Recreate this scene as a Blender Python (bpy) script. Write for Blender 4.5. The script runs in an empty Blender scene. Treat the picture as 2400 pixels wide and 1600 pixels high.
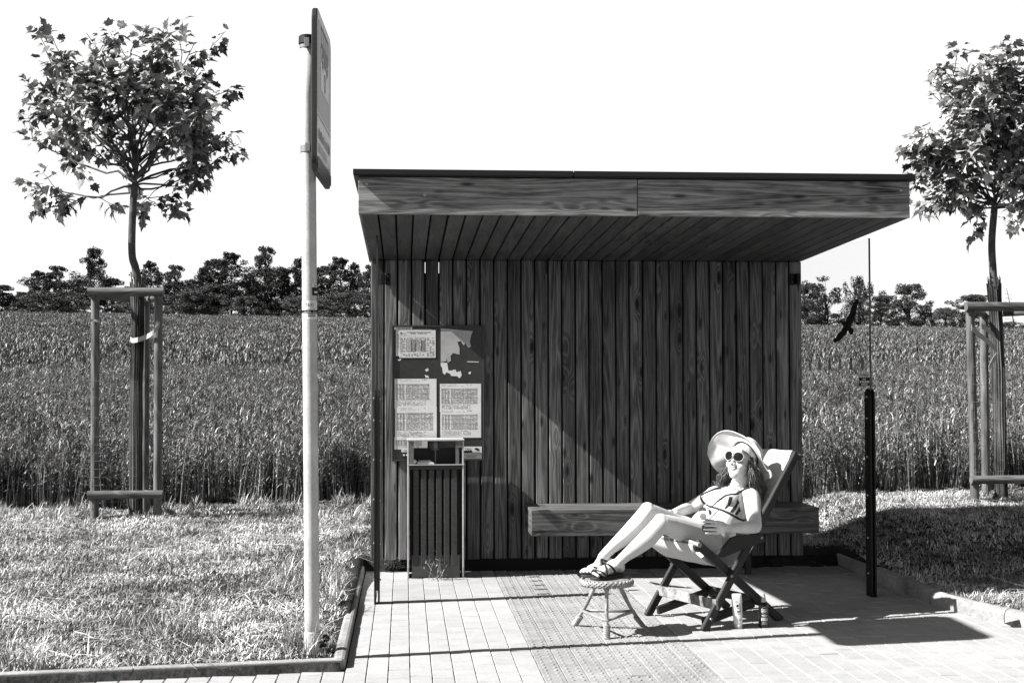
import bpy, math, random
import numpy as np
from mathutils import Vector, Matrix
from mathutils.bvhtree import BVHTree
random.seed(7); RNG = np.random.default_rng(11)
scene = bpy.context.scene
COL = scene.collection
R = math.radians

# ------------------------------------------------------------------ camera
CF, CH, CYAW, CPIT, CROLL = 3238.3, 1.3902, R(4.4588), R(1.6884), R(-0.1292)
def V(*a): return np.array(a, float)
FW = V(math.sin(CYAW)*math.cos(CPIT), math.cos(CYAW)*math.cos(CPIT), math.sin(CPIT))
RT = V(math.cos(CYAW), -math.sin(CYAW), 0); UP = np.cross(RT, FW)
RT, UP = RT*math.cos(CROLL)+UP*math.sin(CROLL), -RT*math.sin(CROLL)+UP*math.cos(CROLL)
CAM = V(0, 0, CH)
def ray(x, y): return FW*CF + RT*(x-1200) - UP*(y-800)
# survey helpers: where the sight line through a measured photo point meets a real plane of the place
def onz(x, y, z=0.): d = ray(x, y); return CAM + d*(z-CAM[2])/d[2]
def ony(x, y, Y): d = ray(x, y); return CAM + d*(Y-CAM[1])/d[1]
def onx(x, y, X): d = ray(x, y); return CAM + d*(X-CAM[0])/d[0]
def onp(x, y, o, n): d = ray(x, y); return CAM + d*(((o-CAM)@n)/(d@n))
cd = bpy.data.cameras.new('camera'); cam = bpy.data.objects.new('camera', cd); COL.objects.link(cam)
cd.sensor_fit = 'HORIZONTAL'; cd.sensor_width = 36; cd.lens = CF/2400*36; cd.clip_end = 5000; cd.clip_start = .05
mw = Matrix.Identity(4)
for i in range(3): mw[i][0], mw[i][1], mw[i][2], mw[i][3] = RT[i], UP[i], -FW[i], CAM[i]
cam.matrix_world = mw; scene.camera = cam

# ------------------------------------------------------------------ light
EL, AZ = R(41.3), R(9.2)
SUN = V(-math.cos(AZ)*math.cos(EL), -math.sin(AZ)*math.cos(EL), math.sin(EL))   # towards the sun
sl = bpy.data.lights.new('sun', 'SUN'); sl.energy = 5.0; sl.angle = R(.5); sl.color = (1, .985, .97)
so = bpy.data.objects.new('sun', sl); COL.objects.link(so); so.location = (-30, -5, 30)
so.rotation_euler = Vector(SUN).to_track_quat('Z', 'Y').to_euler()
w = bpy.data.worlds.new('World'); scene.world = w; w.use_nodes = True
nt = w.node_tree; nt.nodes.clear()
def N(nt, t, **k):
    n = nt.nodes.new(t)
    for a, b in k.items():
        if a.startswith('i_'):
            key = a[2:]; n.inputs[int(key) if key.isdigit() else key.replace('_', ' ')].default_value = b
        else: setattr(n, a, b)
    return n
sky = N(nt, 'ShaderNodeTexSky', sky_type='NISHITA', sun_disc=False, sun_elevation=EL, sun_rotation=math.atan2(SUN[0], SUN[1]),
        altitude=0, air_density=1.0, dust_density=6.0, ozone_density=1.0)
sep = N(nt, 'ShaderNodeSeparateColor'); nt.links.new(sky.outputs[0], sep.inputs[0])      # black-and-white film behind a red filter
cmb = N(nt, 'ShaderNodeCombineColor')
for i in range(3): nt.links.new(sep.outputs[0], cmb.inputs[i])
bgn = N(nt, 'ShaderNodeBackground', i_1=.1)
# bright milky haze belt low over the horizon, clear darker sky above it
wtc = N(nt, 'ShaderNodeTexCoord'); wsp = N(nt, 'ShaderNodeSeparateXYZ'); nt.links.new(wtc.outputs['Generated'], wsp.inputs[0])
wmr = N(nt, 'ShaderNodeMapRange', i_1=.37, i_2=.295, interpolation_type='SMOOTHSTEP'); nt.links.new(wsp.outputs[2], wmr.inputs[0])
wdim = N(nt, 'ShaderNodeMix', data_type='RGBA', blend_type='MULTIPLY'); wdim.inputs[0].default_value = 1; wdim.inputs[7].default_value = (.13, .13, .13, 1)
wmx = N(nt, 'ShaderNodeMix', data_type='RGBA'); wmx.inputs[7].default_value = (3.5, 3.5, 3.5, 1)
nt.links.new(cmb.outputs[0], wdim.inputs[6]); nt.links.new(wdim.outputs[2], wmx.inputs[6])
nt.links.new(wmr.outputs[0], wmx.inputs[0]); nt.links.new(wmx.outputs[2], bgn.inputs[0])
outw = N(nt, 'ShaderNodeOutputWorld'); nt.links.new(bgn.outputs[0], outw.inputs[0])
scene.view_settings.view_transform = 'Standard'; scene.view_settings.look = 'None'
scene.view_settings.exposure = 1.6; scene.view_settings.gamma = 1
scene.render.engine = 'CYCLES'; scene.cycles.max_bounces = 8; scene.cycles.transparent_max_bounces = 16

# ------------------------------------------------------------------ mesh builder
class MB:
    def __init__(s): s.v = []; s.fc = []; s.f = []; s.gc = []; s.mi = []; s.n = 0; s.hasgc = False
    def add(s, vs, fs, gc=None, mi=0):
        vs = np.asarray(vs, float).reshape(-1, 3); o = s.n
        s.v.append(vs); s.fc.append(len(fs)); s.f += [tuple(i+o for i in f) for f in fs]; s.n += len(vs); s.mi += [mi]*len(fs)
        if gc is None: s.gc.append(np.zeros((len(vs), 3)))
        else: s.gc.append(np.asarray(gc, float).reshape(-1, 3)); s.hasgc = True
        return s
    def box(s, x0, x1, y0, y1, z0, z1, axis=None, seed=None, mi=0, M=None):
        vs = np.array([(x, y, z) for x in (x0, x1) for y in (y0, y1) for z in (z0, z1)], float)
        fs = [(0,1,3,2), (4,6,7,5), (0,4,5,1), (2,3,7,6), (0,2,6,4), (1,5,7,3)]
        gc = None
        if axis is not None:
            sd = random.random()*100 if seed is None else seed
            oth = [i for i in range(3) if i != axis]
            gc = np.stack([vs[:, axis], vs[:, oth[0]]+vs[:, oth[1]], np.full(8, sd)], 1)
        if M is not None: vs = xf(M, vs)
        return s.add(vs, fs, gc, mi)
    def beam(s, p, q, w, h, side, seed=None, mi=0):      # board from p to q, w along side, h across
        p, q, side = V(*p), V(*q), V(*side); t = q-p; L = np.linalg.norm(t); t /= L
        side = side - t*(side@t); side /= np.linalg.norm(side); up = np.cross(t, side)
        vs = [p+t*(L*a)+side*(w/2*b)+up*(h/2*c) for a in (0, 1) for b in (-1, 1) for c in (-1, 1)]
        fs = [(0,1,3,2), (4,6,7,5), (0,4,5,1), (2,3,7,6), (0,2,6,4), (1,5,7,3)]
        sd = random.random()*100 if seed is None else seed
        gc = [(L*a, w/2*b+h/2*c, sd) for a in (0, 1) for b in (-1, 1) for c in (-1, 1)]
        return s.add(vs, fs, gc, mi)
    def tube(s, pts, rad, n=8, cap=True, flat=None, mi=0, seed=None):
        pts = np.asarray(pts, float); m = len(pts)
        rad = np.full(m, rad, float) if np.isscalar(rad) else np.asarray(rad, float)
        if m > 1: tg = np.gradient(pts, axis=0)
        tg /= np.linalg.norm(tg, axis=1)[:, None]+1e-12
        a = V(0, 0, 1) if abs(tg[0][2]) < .9 else V(1, 0, 0)
        if flat is not None: a = V(*flat[0])
        vs = []; gc = []; acc = 0; sd = random.random()*100 if seed is None else seed
        for i in range(m):
            a = a - tg[i]*(a@tg[i]); a /= np.linalg.norm(a)+1e-12; b = np.cross(tg[i], a)
            if i: acc += np.linalg.norm(pts[i]-pts[i-1])
            fa, fb = (1, 1) if flat is None else flat[1]
            for k in range(n):
                th = 2*math.pi*k/n
                vs.append(pts[i]+rad[i]*(a*fa*math.cos(th)+b*fb*math.sin(th))); gc.append((acc, th*max(rad[i], .02), sd))
        fs = [(i*n+k, i*n+(k+1) % n, (i+1)*n+(k+1) % n, (i+1)*n+k) for i in range(m-1) for k in range(n)]
        if cap:
            vs += [pts[0], pts[-1]]; gc += [(0, 0, sd), (acc, 0, sd)]
            fs += [(m*n, (k+1) % n, k) for k in range(n)] + [(m*n+1, (m-1)*n+k, (m-1)*n+(k+1) % n) for k in range(n)]
        return s.add(vs, fs, gc, mi)
    def ell(s, c, ax, n=16, m=10, mi=0):                 # ellipsoid, ax = three half-axis vectors
        c = V(*c); ax = [V(*a) for a in ax]; vs = []; fs = []
        for i in range(1, m):
            ph = math.pi*i/m
            for k in range(n):
                th = 2*math.pi*k/n
                vs.append(c+ax[0]*math.sin(ph)*math.cos(th)+ax[1]*math.sin(ph)*math.sin(th)+ax[2]*math.cos(ph))
        vs += [c+ax[2], c-ax[2]]; t = (m-1)*n
        for i in range(m-2):
            for k in range(n): fs.append((i*n+k, (i+1)*n+k, (i+1)*n+(k+1) % n, i*n+(k+1) % n))
        for k in range(n):
            fs.append((t, k, (k+1) % n)); fs.append((t+1, (m-2)*n+(k+1) % n, (m-2)*n+k))
        return s.add(vs, fs, None, mi)
    def lathe(s, prof, o, ax=(0, 0, 1), n=20, mi=0):      # prof = [(radius, height)]
        ax = V(*ax); ax /= np.linalg.norm(ax); a = V(1, 0, 0) if abs(ax[0]) < .9 else V(0, 1, 0)
        a = a-ax*(a@ax); a /= np.linalg.norm(a); b = np.cross(ax, a); o = V(*o)
        vs = [o+ax*h+(a*math.cos(2*math.pi*k/n)+b*math.sin(2*math.pi*k/n))*max(r, 1e-5) for r, h in prof for k in range(n)]
        fs = [(i*n+k, i*n+(k+1) % n, (i+1)*n+(k+1) % n, (i+1)*n+k) for i in range(len(prof)-1) for k in range(n)]
        fs += [tuple(range(n))[::-1], tuple((len(prof)-1)*n+k for k in range(n))]
        return s.add(vs, fs, None, mi)
    def poly(s, pts, th, nrm, mi=0):                      # outline extruded by th along nrm
        pts = np.asarray(pts, float); nrm = V(*nrm)*th; n = len(pts)
        vs = np.vstack([pts, pts+nrm]); fs = [tuple(range(n))[::-1], tuple(range(n, 2*n))]
        fs += [(k, (k+1) % n, n+(k+1) % n, n+k) for k in range(n)]
        return s.add(vs, fs, None, mi)
    def build_each(s, name, mats, parent=None, **k):
        fo = 0; out = []; off = 0; counts = s.fc
        for vs, gc, nf in zip(s.v, s.gc, counts):
            m = MB(); m.add(vs, [tuple(i-off for i in f) for f in s.f[fo:fo+nf]], gc if s.hasgc else None); out.append(m.build(name, mats, parent, **k)); fo += nf; off += len(vs)
        return out
    def quad(s, a, b, c, d, mi=0): return s.add([a, b, c, d], [(0, 1, 2, 3)], None, mi)
    def build(s, name, mats, parent=None, smooth=False, bevel=0, seg=1):
        me = bpy.data.meshes.new(name)
        vs = np.vstack(s.v) if s.v else np.zeros((0, 3))
        me.from_pydata(vs.tolist(), [], s.f)
        if not isinstance(mats, (list, tuple)): mats = [mats]
        for m in mats: me.materials.append(m)
        if len(mats) > 1: me.polygons.foreach_set('material_index', s.mi)
        if s.hasgc:
            at = me.attributes.new('gc', 'FLOAT_VECTOR', 'POINT'); at.data.foreach_set('vector', np.vstack(s.gc).astype(np.float32).ravel())
        if smooth: me.polygons.foreach_set('use_smooth', [True]*len(me.polygons))
        me.update()
        o = bpy.data.objects.new(name, me); COL.objects.link(o)
        if parent is not None: o.parent = parent; o.matrix_parent_inverse = parent_inv(parent)
        if bevel:
            b = o.modifiers.new('bevel', 'BEVEL'); b.width = bevel; b.segments = seg; b.limit_method = 'ANGLE'
        return o
def xf(M, vs): vs = np.asarray(vs, float); M = np.array(M); return vs@M[:3, :3].T+M[:3, 3]
def world(o):
    m = Matrix.Translation(o.location) @ o.rotation_euler.to_matrix().to_4x4()
    return (world(o.parent) @ o.matrix_parent_inverse @ m) if o.parent else m
def parent_inv(p): return world(p).inverted()
def tag(o, label=None, cat=None, group=None, kind=None):
    if label: o['label'] = label
    if cat: o['category'] = cat
    if group: o['group'] = group
    if kind: o['kind'] = kind
    return o
def thing(name, label, cat, loc=(0, 0, 0), group=None):
    o = bpy.data.objects.new(name, None); o.empty_display_size = .1; COL.objects.link(o); o.location = loc
    return tag(o, label, cat, group)
def cat_rom(P, n):
    P = np.asarray(P, float); Q = np.vstack([2*P[0]-P[1], P, 2*P[-1]-P[-2]]); out = []
    for i in range(len(P)-1):
        p0, p1, p2, p3 = Q[i:i+4]
        for t in np.linspace(0, 1, n, endpoint=False):
            out.append(.5*((2*p1)+(-p0+p2)*t+(2*p0-5*p1+4*p2-p3)*t*t+(-p0+3*p1-3*p2+p3)*t**3))
    out.append(P[-1]); return np.array(out)
_tc = {}
def text_geo(txt):
    if txt in _tc: return _tc[txt]
    cu = bpy.data.curves.new('t', 'FONT'); cu.body = txt; cu.size = 1; cu.resolution_u = 2
    o = bpy.data.objects.new('t', cu); COL.objects.link(o)
    dg = bpy.context.evaluated_depsgraph_get(); me = o.evaluated_get(dg).to_mesh()
    vs = np.array([v.co[:] for v in me.vertices]); fs = [tuple(p.vertices) for p in me.polygons]
    o.evaluated_get(dg).to_mesh_clear(); bpy.data.objects.remove(o); bpy.data.curves.remove(cu)
    _tc[txt] = (vs, fs); return _tc[txt]
def text(mb, txt, o, xd, yd, w, h, mi=0):                # lettering stretched to w x h, lower left at o
    vs, fs = text_geo(txt); lo = vs.min(0); hi = vs.max(0)
    q = (vs[:, :2]-lo[:2])/(hi[:2]-lo[:2]+1e-9)*[w, h]
    mb.add(V(*o)+np.outer(q[:, 0], xd)+np.outer(q[:, 1], yd), fs, None, mi)

# ------------------------------------------------------------------ materials
TONE = .6
def mat(name, col=.5, rough=.7, spec=.3, noise=None, bump=None, metal=0, obj_rand=0, coord='Object'):
    col = col*TONE
    m = bpy.data.materials.new(name); m.use_nodes = True; t = m.node_tree; b = t.nodes['Principled BSDF']
    b.inputs['Roughness'].default_value = rough; b.inputs['Specular IOR Level'].default_value = spec; b.inputs['Metallic'].default_value = metal
    b.inputs['Base Color'].default_value = (col, col, col, 1)
    tc = N(t, 'ShaderNodeTexCoord')
    if noise:                                            # list of (scale, lo, hi[, detail]) multiplied on the colour
        last = None
        for ns in noise:
            n = N(t, 'ShaderNodeTexNoise', i_Scale=ns[0], i_Detail=ns[3] if len(ns) > 3 else 4); t.links.new(tc.outputs[coord], n.inputs['Vector'])
            r = N(t, 'ShaderNodeMapRange', i_1=.3, i_2=.7, i_3=ns[1], i_4=ns[2]); t.links.new(n.outputs['Fac'], r.inputs[0])
            if last is None: last = r.outputs[0]
            else:
                mu = N(t, 'ShaderNodeMath', operation='MULTIPLY'); t.links.new(last, mu.inputs[0]); t.links.new(r.outputs[0], mu.inputs[1]); last = mu.outputs[0]
        mu = N(t, 'ShaderNodeMath', operation='MULTIPLY', i_1=col); t.links.new(last, mu.inputs[0]); last = mu.outputs[0]
        if obj_rand:
            oi = N(t, 'ShaderNodeObjectInfo'); r = N(t, 'ShaderNodeMapRange', i_3=1-obj_rand, i_4=1+obj_rand); t.links.new(oi.outputs['Random'], r.inputs[0])
            mu = N(t, 'ShaderNodeMath', operation='MULTIPLY'); t.links.new(last, mu.inputs[0]); t.links.new(r.outputs[0], mu.inputs[1]); last = mu.outputs[0]
        t.links.new(last, b.inputs['Base Color'])
    if bump:
        n = N(t, 'ShaderNodeTexNoise', i_Scale=bump[0], i_Detail=6); t.links.new(tc.outputs[coord], n.inputs['Vector'])
        bp_ = N(t, 'ShaderNodeBump', i_Strength=bump[1], i_Distance=bump[2] if len(bump) > 2 else .01); t.links.new(n.outputs['Fac'], bp_.inputs['Height']); t.links.new(bp_.outputs[0], b.inputs['Normal'])
    return m
def wood(name, lo, hi, rough=.6, along=.7, across=9., rings=38., knots=.5, plank=.45, spec=.3, fibre=260., ringw=.35):
    lo, hi = lo*TONE, hi*TONE
    m = bpy.data.materials.new(name); m.use_nodes = True; t = m.node_tree; b = t.nodes['Principled BSDF']; L = t.links.new
    b.inputs['Roughness'].default_value = rough; b.inputs['Specular IOR Level'].default_value = spec
    at = N(t, 'ShaderNodeAttribute', attribute_name='gc'); sp = N(t, 'ShaderNodeSeparateXYZ'); L(at.outputs['Vector'], sp.inputs[0])
    def ma(op, a, b_=None, c=None):
        n = N(t, 'ShaderNodeMath', operation=op)
        for i, x in enumerate((a, b_, c)):
            if x is None: continue
            if isinstance(x, (int, float)): n.inputs[i].default_value = x
            else: L(x, n.inputs[i])
        return n.outputs[0]
    sd = ma('MULTIPLY', sp.outputs[2], 7.31)
    def co(sa, sc):
        c = N(t, 'ShaderNodeCombineXYZ'); L(ma('MULTIPLY', sp.outputs[0], sa), c.inputs[0]); L(ma('MULTIPLY', sp.outputs[1], sc), c.inputs[1]); L(sd, c.inputs[2]); return c.outputs[0]
    n1 = N(t, 'ShaderNodeTexNoise', i_Scale=1., i_Detail=2.); L(co(along, across), n1.inputs['Vector'])
    vo = N(t, 'ShaderNodeTexVoronoi', i_Scale=1., i_Randomness=1.); L(co(2.3, 7.), vo.inputs['Vector'])
    kn = N(t, 'ShaderNodeMapRange', i_1=.0, i_2=.34, i_3=1., i_4=0.); kn.interpolation_type = 'SMOOTHSTEP'; L(vo.outputs['Distance'], kn.inputs[0])
    fld = ma('ADD', ma('MULTIPLY', n1.outputs['Fac'], rings), ma('MULTIPLY', kn.outputs[0], 5.*knots))
    fld = ma('ADD', fld, ma('MULTIPLY', sp.outputs[1], 30.))
    ring = ma('ADD', ma('MULTIPLY', ma('SINE', ma('MULTIPLY', fld, 2.2)), .5), .5)
    n2 = N(t, 'ShaderNodeTexNoise', i_Scale=1., i_Detail=3.); L(co(9., fibre), n2.inputs['Vector'])
    n3 = N(t, 'ShaderNodeTexNoise', i_Scale=1., i_Detail=5.); L(co(2.2, 13.), n3.inputs['Vector'])
    wn = N(t, 'ShaderNodeTexWhiteNoise', noise_dimensions='1D'); L(sp.outputs[2], wn.inputs['W'])
    val = ma('ADD', ma('MULTIPLY', ma('POWER', ring, 1.8), ringw), ma('MULTIPLY', n2.outputs['Fac'], .45))
    val = ma('ADD', val, ma('MULTIPLY', n3.outputs['Fac'], .5-.35*ringw))
    kd = N(t, 'ShaderNodeMapRange', i_1=.03, i_2=.16, i_3=1.-.85*knots, i_4=1.); L(vo.outputs['Distance'], kd.inputs[0])
    rp = N(t, 'ShaderNodeMapRange', i_1=.3, i_2=.85, i_3=lo, i_4=hi); L(val, rp.inputs[0])
    pl = N(t, 'ShaderNodeMapRange', i_3=1.-plank, i_4=1.+plank); L(wn.outputs['Value'], pl.inputs[0])
    v2 = N(t, 'ShaderNodeTexVoronoi', i_Scale=1., i_Randomness=1.); L(co(4.2, 15.), v2.inputs['Vector']); vs_ = N(t, 'ShaderNodeSeparateColor'); L(v2.outputs['Color'], vs_.inputs[0])
    k2 = N(t, 'ShaderNodeMapRange', i_1=.09, i_2=.24, i_3=1., i_4=0.); L(v2.outputs['Distance'], k2.inputs[0])
    kd2 = ma('SUBTRACT', 1., ma('MULTIPLY', ma('MULTIPLY', k2.outputs[0], ma('GREATER_THAN', vs_.outputs[0], .5)), min(.92, .8*knots)))
    c = ma('MULTIPLY', ma('MULTIPLY', rp.outputs[0], kd.outputs[0]), pl.outputs[0])
    c = ma('MULTIPLY', c, kd2); L(c, b.inputs['Base Color'])
    bp_ = N(t, 'ShaderNodeBump', i_Strength=.35, i_Distance=.003); L(val, bp_.inputs['Height']); L(bp_.outputs[0], b.inputs['Normal'])
    return m
def flat(name, c, rough=.6, spec=.3, metal=0): return mat(name, c, rough, spec, metal=metal)
BLACK = flat('black_paint', .006, .45); INK = flat('ink', .02, .8); WHITE = flat('white_print', 1.0, .7)

# ------------------------------------------------------------------ terrain
XL, XR, YW = -.2523, 2.9977, 10.222          # shelter wall: left and right edge, front face
def sm(t): t = np.clip(t, 0, 1); return t*t*(3-2*t)
def xk(y): return np.where(y > 8.43, 3.28, 3.28+.28*np.clip(8.43-y, 0, None)**1.5)
def yk(x): return 6.83+.13*np.minimum(x+.3, 0)            # front kerb of the left lawn
def fy(x): return 13.75-1.2*sm((np.asarray(x, float)-.5)/2.5)
FY = 13.75
def gz(x, y):
    x = np.asarray(x, float); y = np.asarray(y, float)
    side = sm((x-.5)/2.5)
    bump = .018*np.sin(x*2.1+1)*np.sin(y*1.7)+.012*np.sin(x*5.3+y*4.1)
    l = .028+.15*sm((y-7.2)/6.4)+bump*sm((y-7)/1.5); r = .06+.30*sm((y-8.7)/2.3)*(.3+.7*sm((x-3.25)/.75))+bump*.7*sm((x-3.6)/1)
    z = l*(1-side)+r*side
    t = np.clip((x/np.maximum(y, 1)+.17)/.52, -.3, 1.3); zc = 7.89*(1-t)+6.67*t
    s = (zc-.2-.16*side)/(150-FY)
    z = z + s*np.clip(np.minimum(y, 150)-FY, 0, None) - .03*np.clip(np.minimum(y, 420)-150, 0, None)
    return z
def paved(x, y): return ((x > -.31) & (x < xk(y)+.02) & (y < 10.35)) | (y < yk(x)-.03)&(x < 0) | (y < 5.0)
gx = np.unique(np.concatenate([np.linspace(-400, -40, 13), np.linspace(-40, -6, 18), np.linspace(-6, 8, 113), [-.345, -.315, -.30, 3.27, 3.30, 3.33], np.linspace(8, 60, 27), np.linspace(60, 400, 12)]))
gy = np.unique(np.concatenate([np.linspace(-60, 4, 9), np.linspace(4, 6.2, 6), np.linspace(6.2, 9, 71), np.linspace(9, 15, 49), np.linspace(15, 60, 31), np.linspace(60, 200, 36), np.linspace(200, 1500, 14)]))
X, Y = np.meshgrid(gx, gy); Z = np.where(paved(X, Y), -.06, gz(X, Y))
b = MB(); nx = len(gx)
b.add(np.stack([X, Y, Z], -1).reshape(-1, 3), [(j*nx+i, j*nx+i+1, (j+1)*nx+i+1, (j+1)*nx+i) for j in range(len(gy)-1) for i in range(nx-1)])
SOIL = mat('soil', .03, .95, .1, noise=[(3., .6, 1.4), (40., .5, 1.5)], bump=(30, .6, .02))
tag(b.build('ground', SOIL, smooth=True), kind='structure')

# paving: every stone a bevelled block of the pavement sheet
PAVE = mat('paving_stone', .49, .8, .25, noise=[(.9, .9, 1.05), (6., .9, 1.05), (45., .93, 1.05), (160., .88, 1.1)], bump=(220, .25, .002))
TACT = mat('tactile_stone', .36, .85, .2, noise=[(2., .85, 1.15), (14., .88, 1.1), (160., .8, 1.2)], bump=(220, .3, .002))
JOINT = mat('joint_sand', .03, .95, .1, noise=[(60., .4, 1.6)])
ps, ts, dots = MB(), MB(), MB()
def stone(mb, x0, x1, y0, y1):
    g = .0011+random.random()*.0009; c = .0028; cy = random.choice((.003, .005, .007, .008)); z = -.002+random.gauss(0, .0008); x0 += g; x1 -= g; gy_ = random.choice((.0018, .0028, .004, .005)); y0 += gy_; y1 -= gy_
    t = [random.gauss(0, .0007) for _ in range(4)]
    vs = [(x0, y0, -.04), (x1, y0, -.04), (x1, y1, -.04), (x0, y1, -.04), (x0, y0, z-cy), (x1, y0, z-cy), (x1, y1, z-c), (x0, y1, z-c),
          (x0+c, y0+cy, z+t[0]), (x1-c, y0+cy, z+t[1]), (x1-c, y1-cy*.6, z+t[2]), (x0+c, y1-cy*.6, z+t[3])]
    fs = [(a+k, a+(k+1) % 4, a+4+(k+1) % 4, a+4+k) for a in (0, 4) for k in range(4)]+[(8, 9, 10, 11)]
    s_ = random.random()*1000
    mb.add(vs, fs, [(0, 0, s_)]*12)
T0, T1 = .62, 1.48
ncol = 0
xx = -.285-.1045*46
while xx < 4.9:
    y = 4.2+random.random()*.2
    x1 = xx+.1045; tact = T0-.01 < xx+.05 < T1
    while y < 10.3:
        ln = .2 if not tact else .2
        y1 = y+ln; yc = y+.1; xc = xx+.05
        ok = (xc > -.27 and xc < float(xk(yc))+.04 and yc < 10.32) or (xc < -.27 and yc < float(yk(xc))-.1) or (yc < 5)
        a0, a1 = y, y1
        if -.40 < xc < -.27: a0, a1 = y, min(y1, float(yk(xc))-.055); ok = ok and a1-a0 > .03
        elif xc < -.27: a1 = min(y1, float(yk(xc))-.055); ok = yc < 7 and a1-a0 > .03
        if ok:
            stone(ts if tact else ps, xx, x1, a0, a1)
            if tact and y > 5.4:
                for i in range(2):
                    for j in range(3):
                        dots.lathe([(.0105, -.004), (.009, .0018), (.0055, .0036), (.0001, .004)], (xx+.027+.0505*i, y+.034+.0665*j, -.002), n=7)
        y = y1
    xx = x1
PAVE.node_tree.nodes['Principled BSDF']
def stone_tone(m, amt):
    t = m.node_tree; b_ = t.nodes['Principled BSDF']; src = b_.inputs['Base Color'].links[0].from_socket
    at = N(t, 'ShaderNodeAttribute', attribute_name='gc'); sp = N(t, 'ShaderNodeSeparateXYZ'); t.links.new(at.outputs['Vector'], sp.inputs[0])
    wn = N(t, 'ShaderNodeTexWhiteNoise', noise_dimensions='1D'); t.links.new(sp.outputs[2], wn.inputs['W'])
    r = N(t, 'ShaderNodeMapRange', i_3=1-amt, i_4=1+amt); t.links.new(wn.outputs['Value'], r.inputs[0])
    mu = N(t, 'ShaderNodeMath', operation='MULTIPLY'); t.links.new(src, mu.inputs[0]); t.links.new(r.outputs[0], mu.inputs[1]); t.links.new(mu.outputs[0], b_.inputs['Base Color'])
stone_tone(PAVE, .05); stone_tone(TACT, .06)
tag(ps.build('pavement', PAVE), kind='structure'); tag(ts.build('pavement_tactile_strip', TACT), kind='structure')
tag(dots.build('pavement_tactile_bumps', TACT, smooth=True), kind='structure')
b = MB(); b.quad((-6, 3, -.012), (5.2, 3, -.012), (5.2, 10.36, -.012), (-6, 10.36, -.012))
b2 = MB()
pg = [(-6, 3), (5.2, 3), (5.2, 6.3)]+[(float(xk(y_)), y_) for y_ in np.linspace(6.3, 10.36, 20)]+[(-.3, 10.36), (-.3, 6.8), (-6, float(yk(-6.)))]
b2.add([(x_, y_, -.012) for x_, y_ in pg], [tuple(range(len(pg)))])
tag(b2.build('pavement_bed', JOINT), kind='structure')

# kerbs
KERB = mat('kerb_concrete', .36, .85, .2, noise=[(4., .75, 1.2), (45., .8, 1.2), (200., .85, 1.15)], bump=(120, .3, .003))
def kerb(path, wd, ht, name, rnd=.018, gaps=1.0):
    P = np.asarray(path, float); mb = MB()
    seg = np.linalg.norm(np.diff(P, axis=0), axis=1); acc = np.concatenate([[0], np.cumsum(seg)])
    n = max(1, int(round(acc[-1]/gaps)))
    for k in range(n):
        s0, s1 = acc[-1]*k/n+.003, acc[-1]*(k+1)/n-.003
        ss = np.unique(np.concatenate([[s0, s1], acc[(acc > s0) & (acc < s1)]]))
        Q = np.stack([np.interp(ss, acc, P[:, i]) for i in (0, 1)], 1); tg = np.gradient(Q, axis=0) if len(Q) > 1 else None
        tg /= np.linalg.norm(tg, axis=1)[:, None]; nr = np.stack([-tg[:, 1], tg[:, 0]], 1)
        prof = [(0, -.12), (0, ht-rnd), (rnd*.3, ht-rnd*.3), (rnd, ht), (wd-rnd, ht), (wd-rnd*.3, ht-rnd*.3), (wd, ht-rnd), (wd, -.12)]
        m = len(prof); vs = [(q[0]+nn[0]*o_, q[1]+nn[1]*o_, h_) for q, nn in zip(Q, nr) for o_, h_ in prof]
        fs = [(i*m+j, i*m+(j+1) % m, (i+1)*m+(j+1) % m, (i+1)*m+j) for i in range(len(Q)-1) for j in range(m)]
        fs += [tuple(range(m))[::-1], tuple((len(Q)-1)*m+j for j in range(m))]
        mb.add(vs, fs)
    o = mb.build(name, KERB); tag(o, kind='structure'); return o
kerb([(-.288, 6.835), (-.292, 10.3)], .062, .045, 'kerb', gaps=1.15)
kerb([(x_, float(yk(x_))) for x_ in (-5.2, -.3)][::1], .06, .042, 'kerb', rnd=.006)
kerb([(3.28, 10.34), (3.28, 8.47)], .075, .088, 'kerb', rnd=.012)[ 'kind']
yy = np.linspace(8.46, 5.2, 24); kerb([(float(xk(y_)), y_) for y_ in yy], .09, .082, 'kerb', rnd=.035, gaps=.78)

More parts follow.
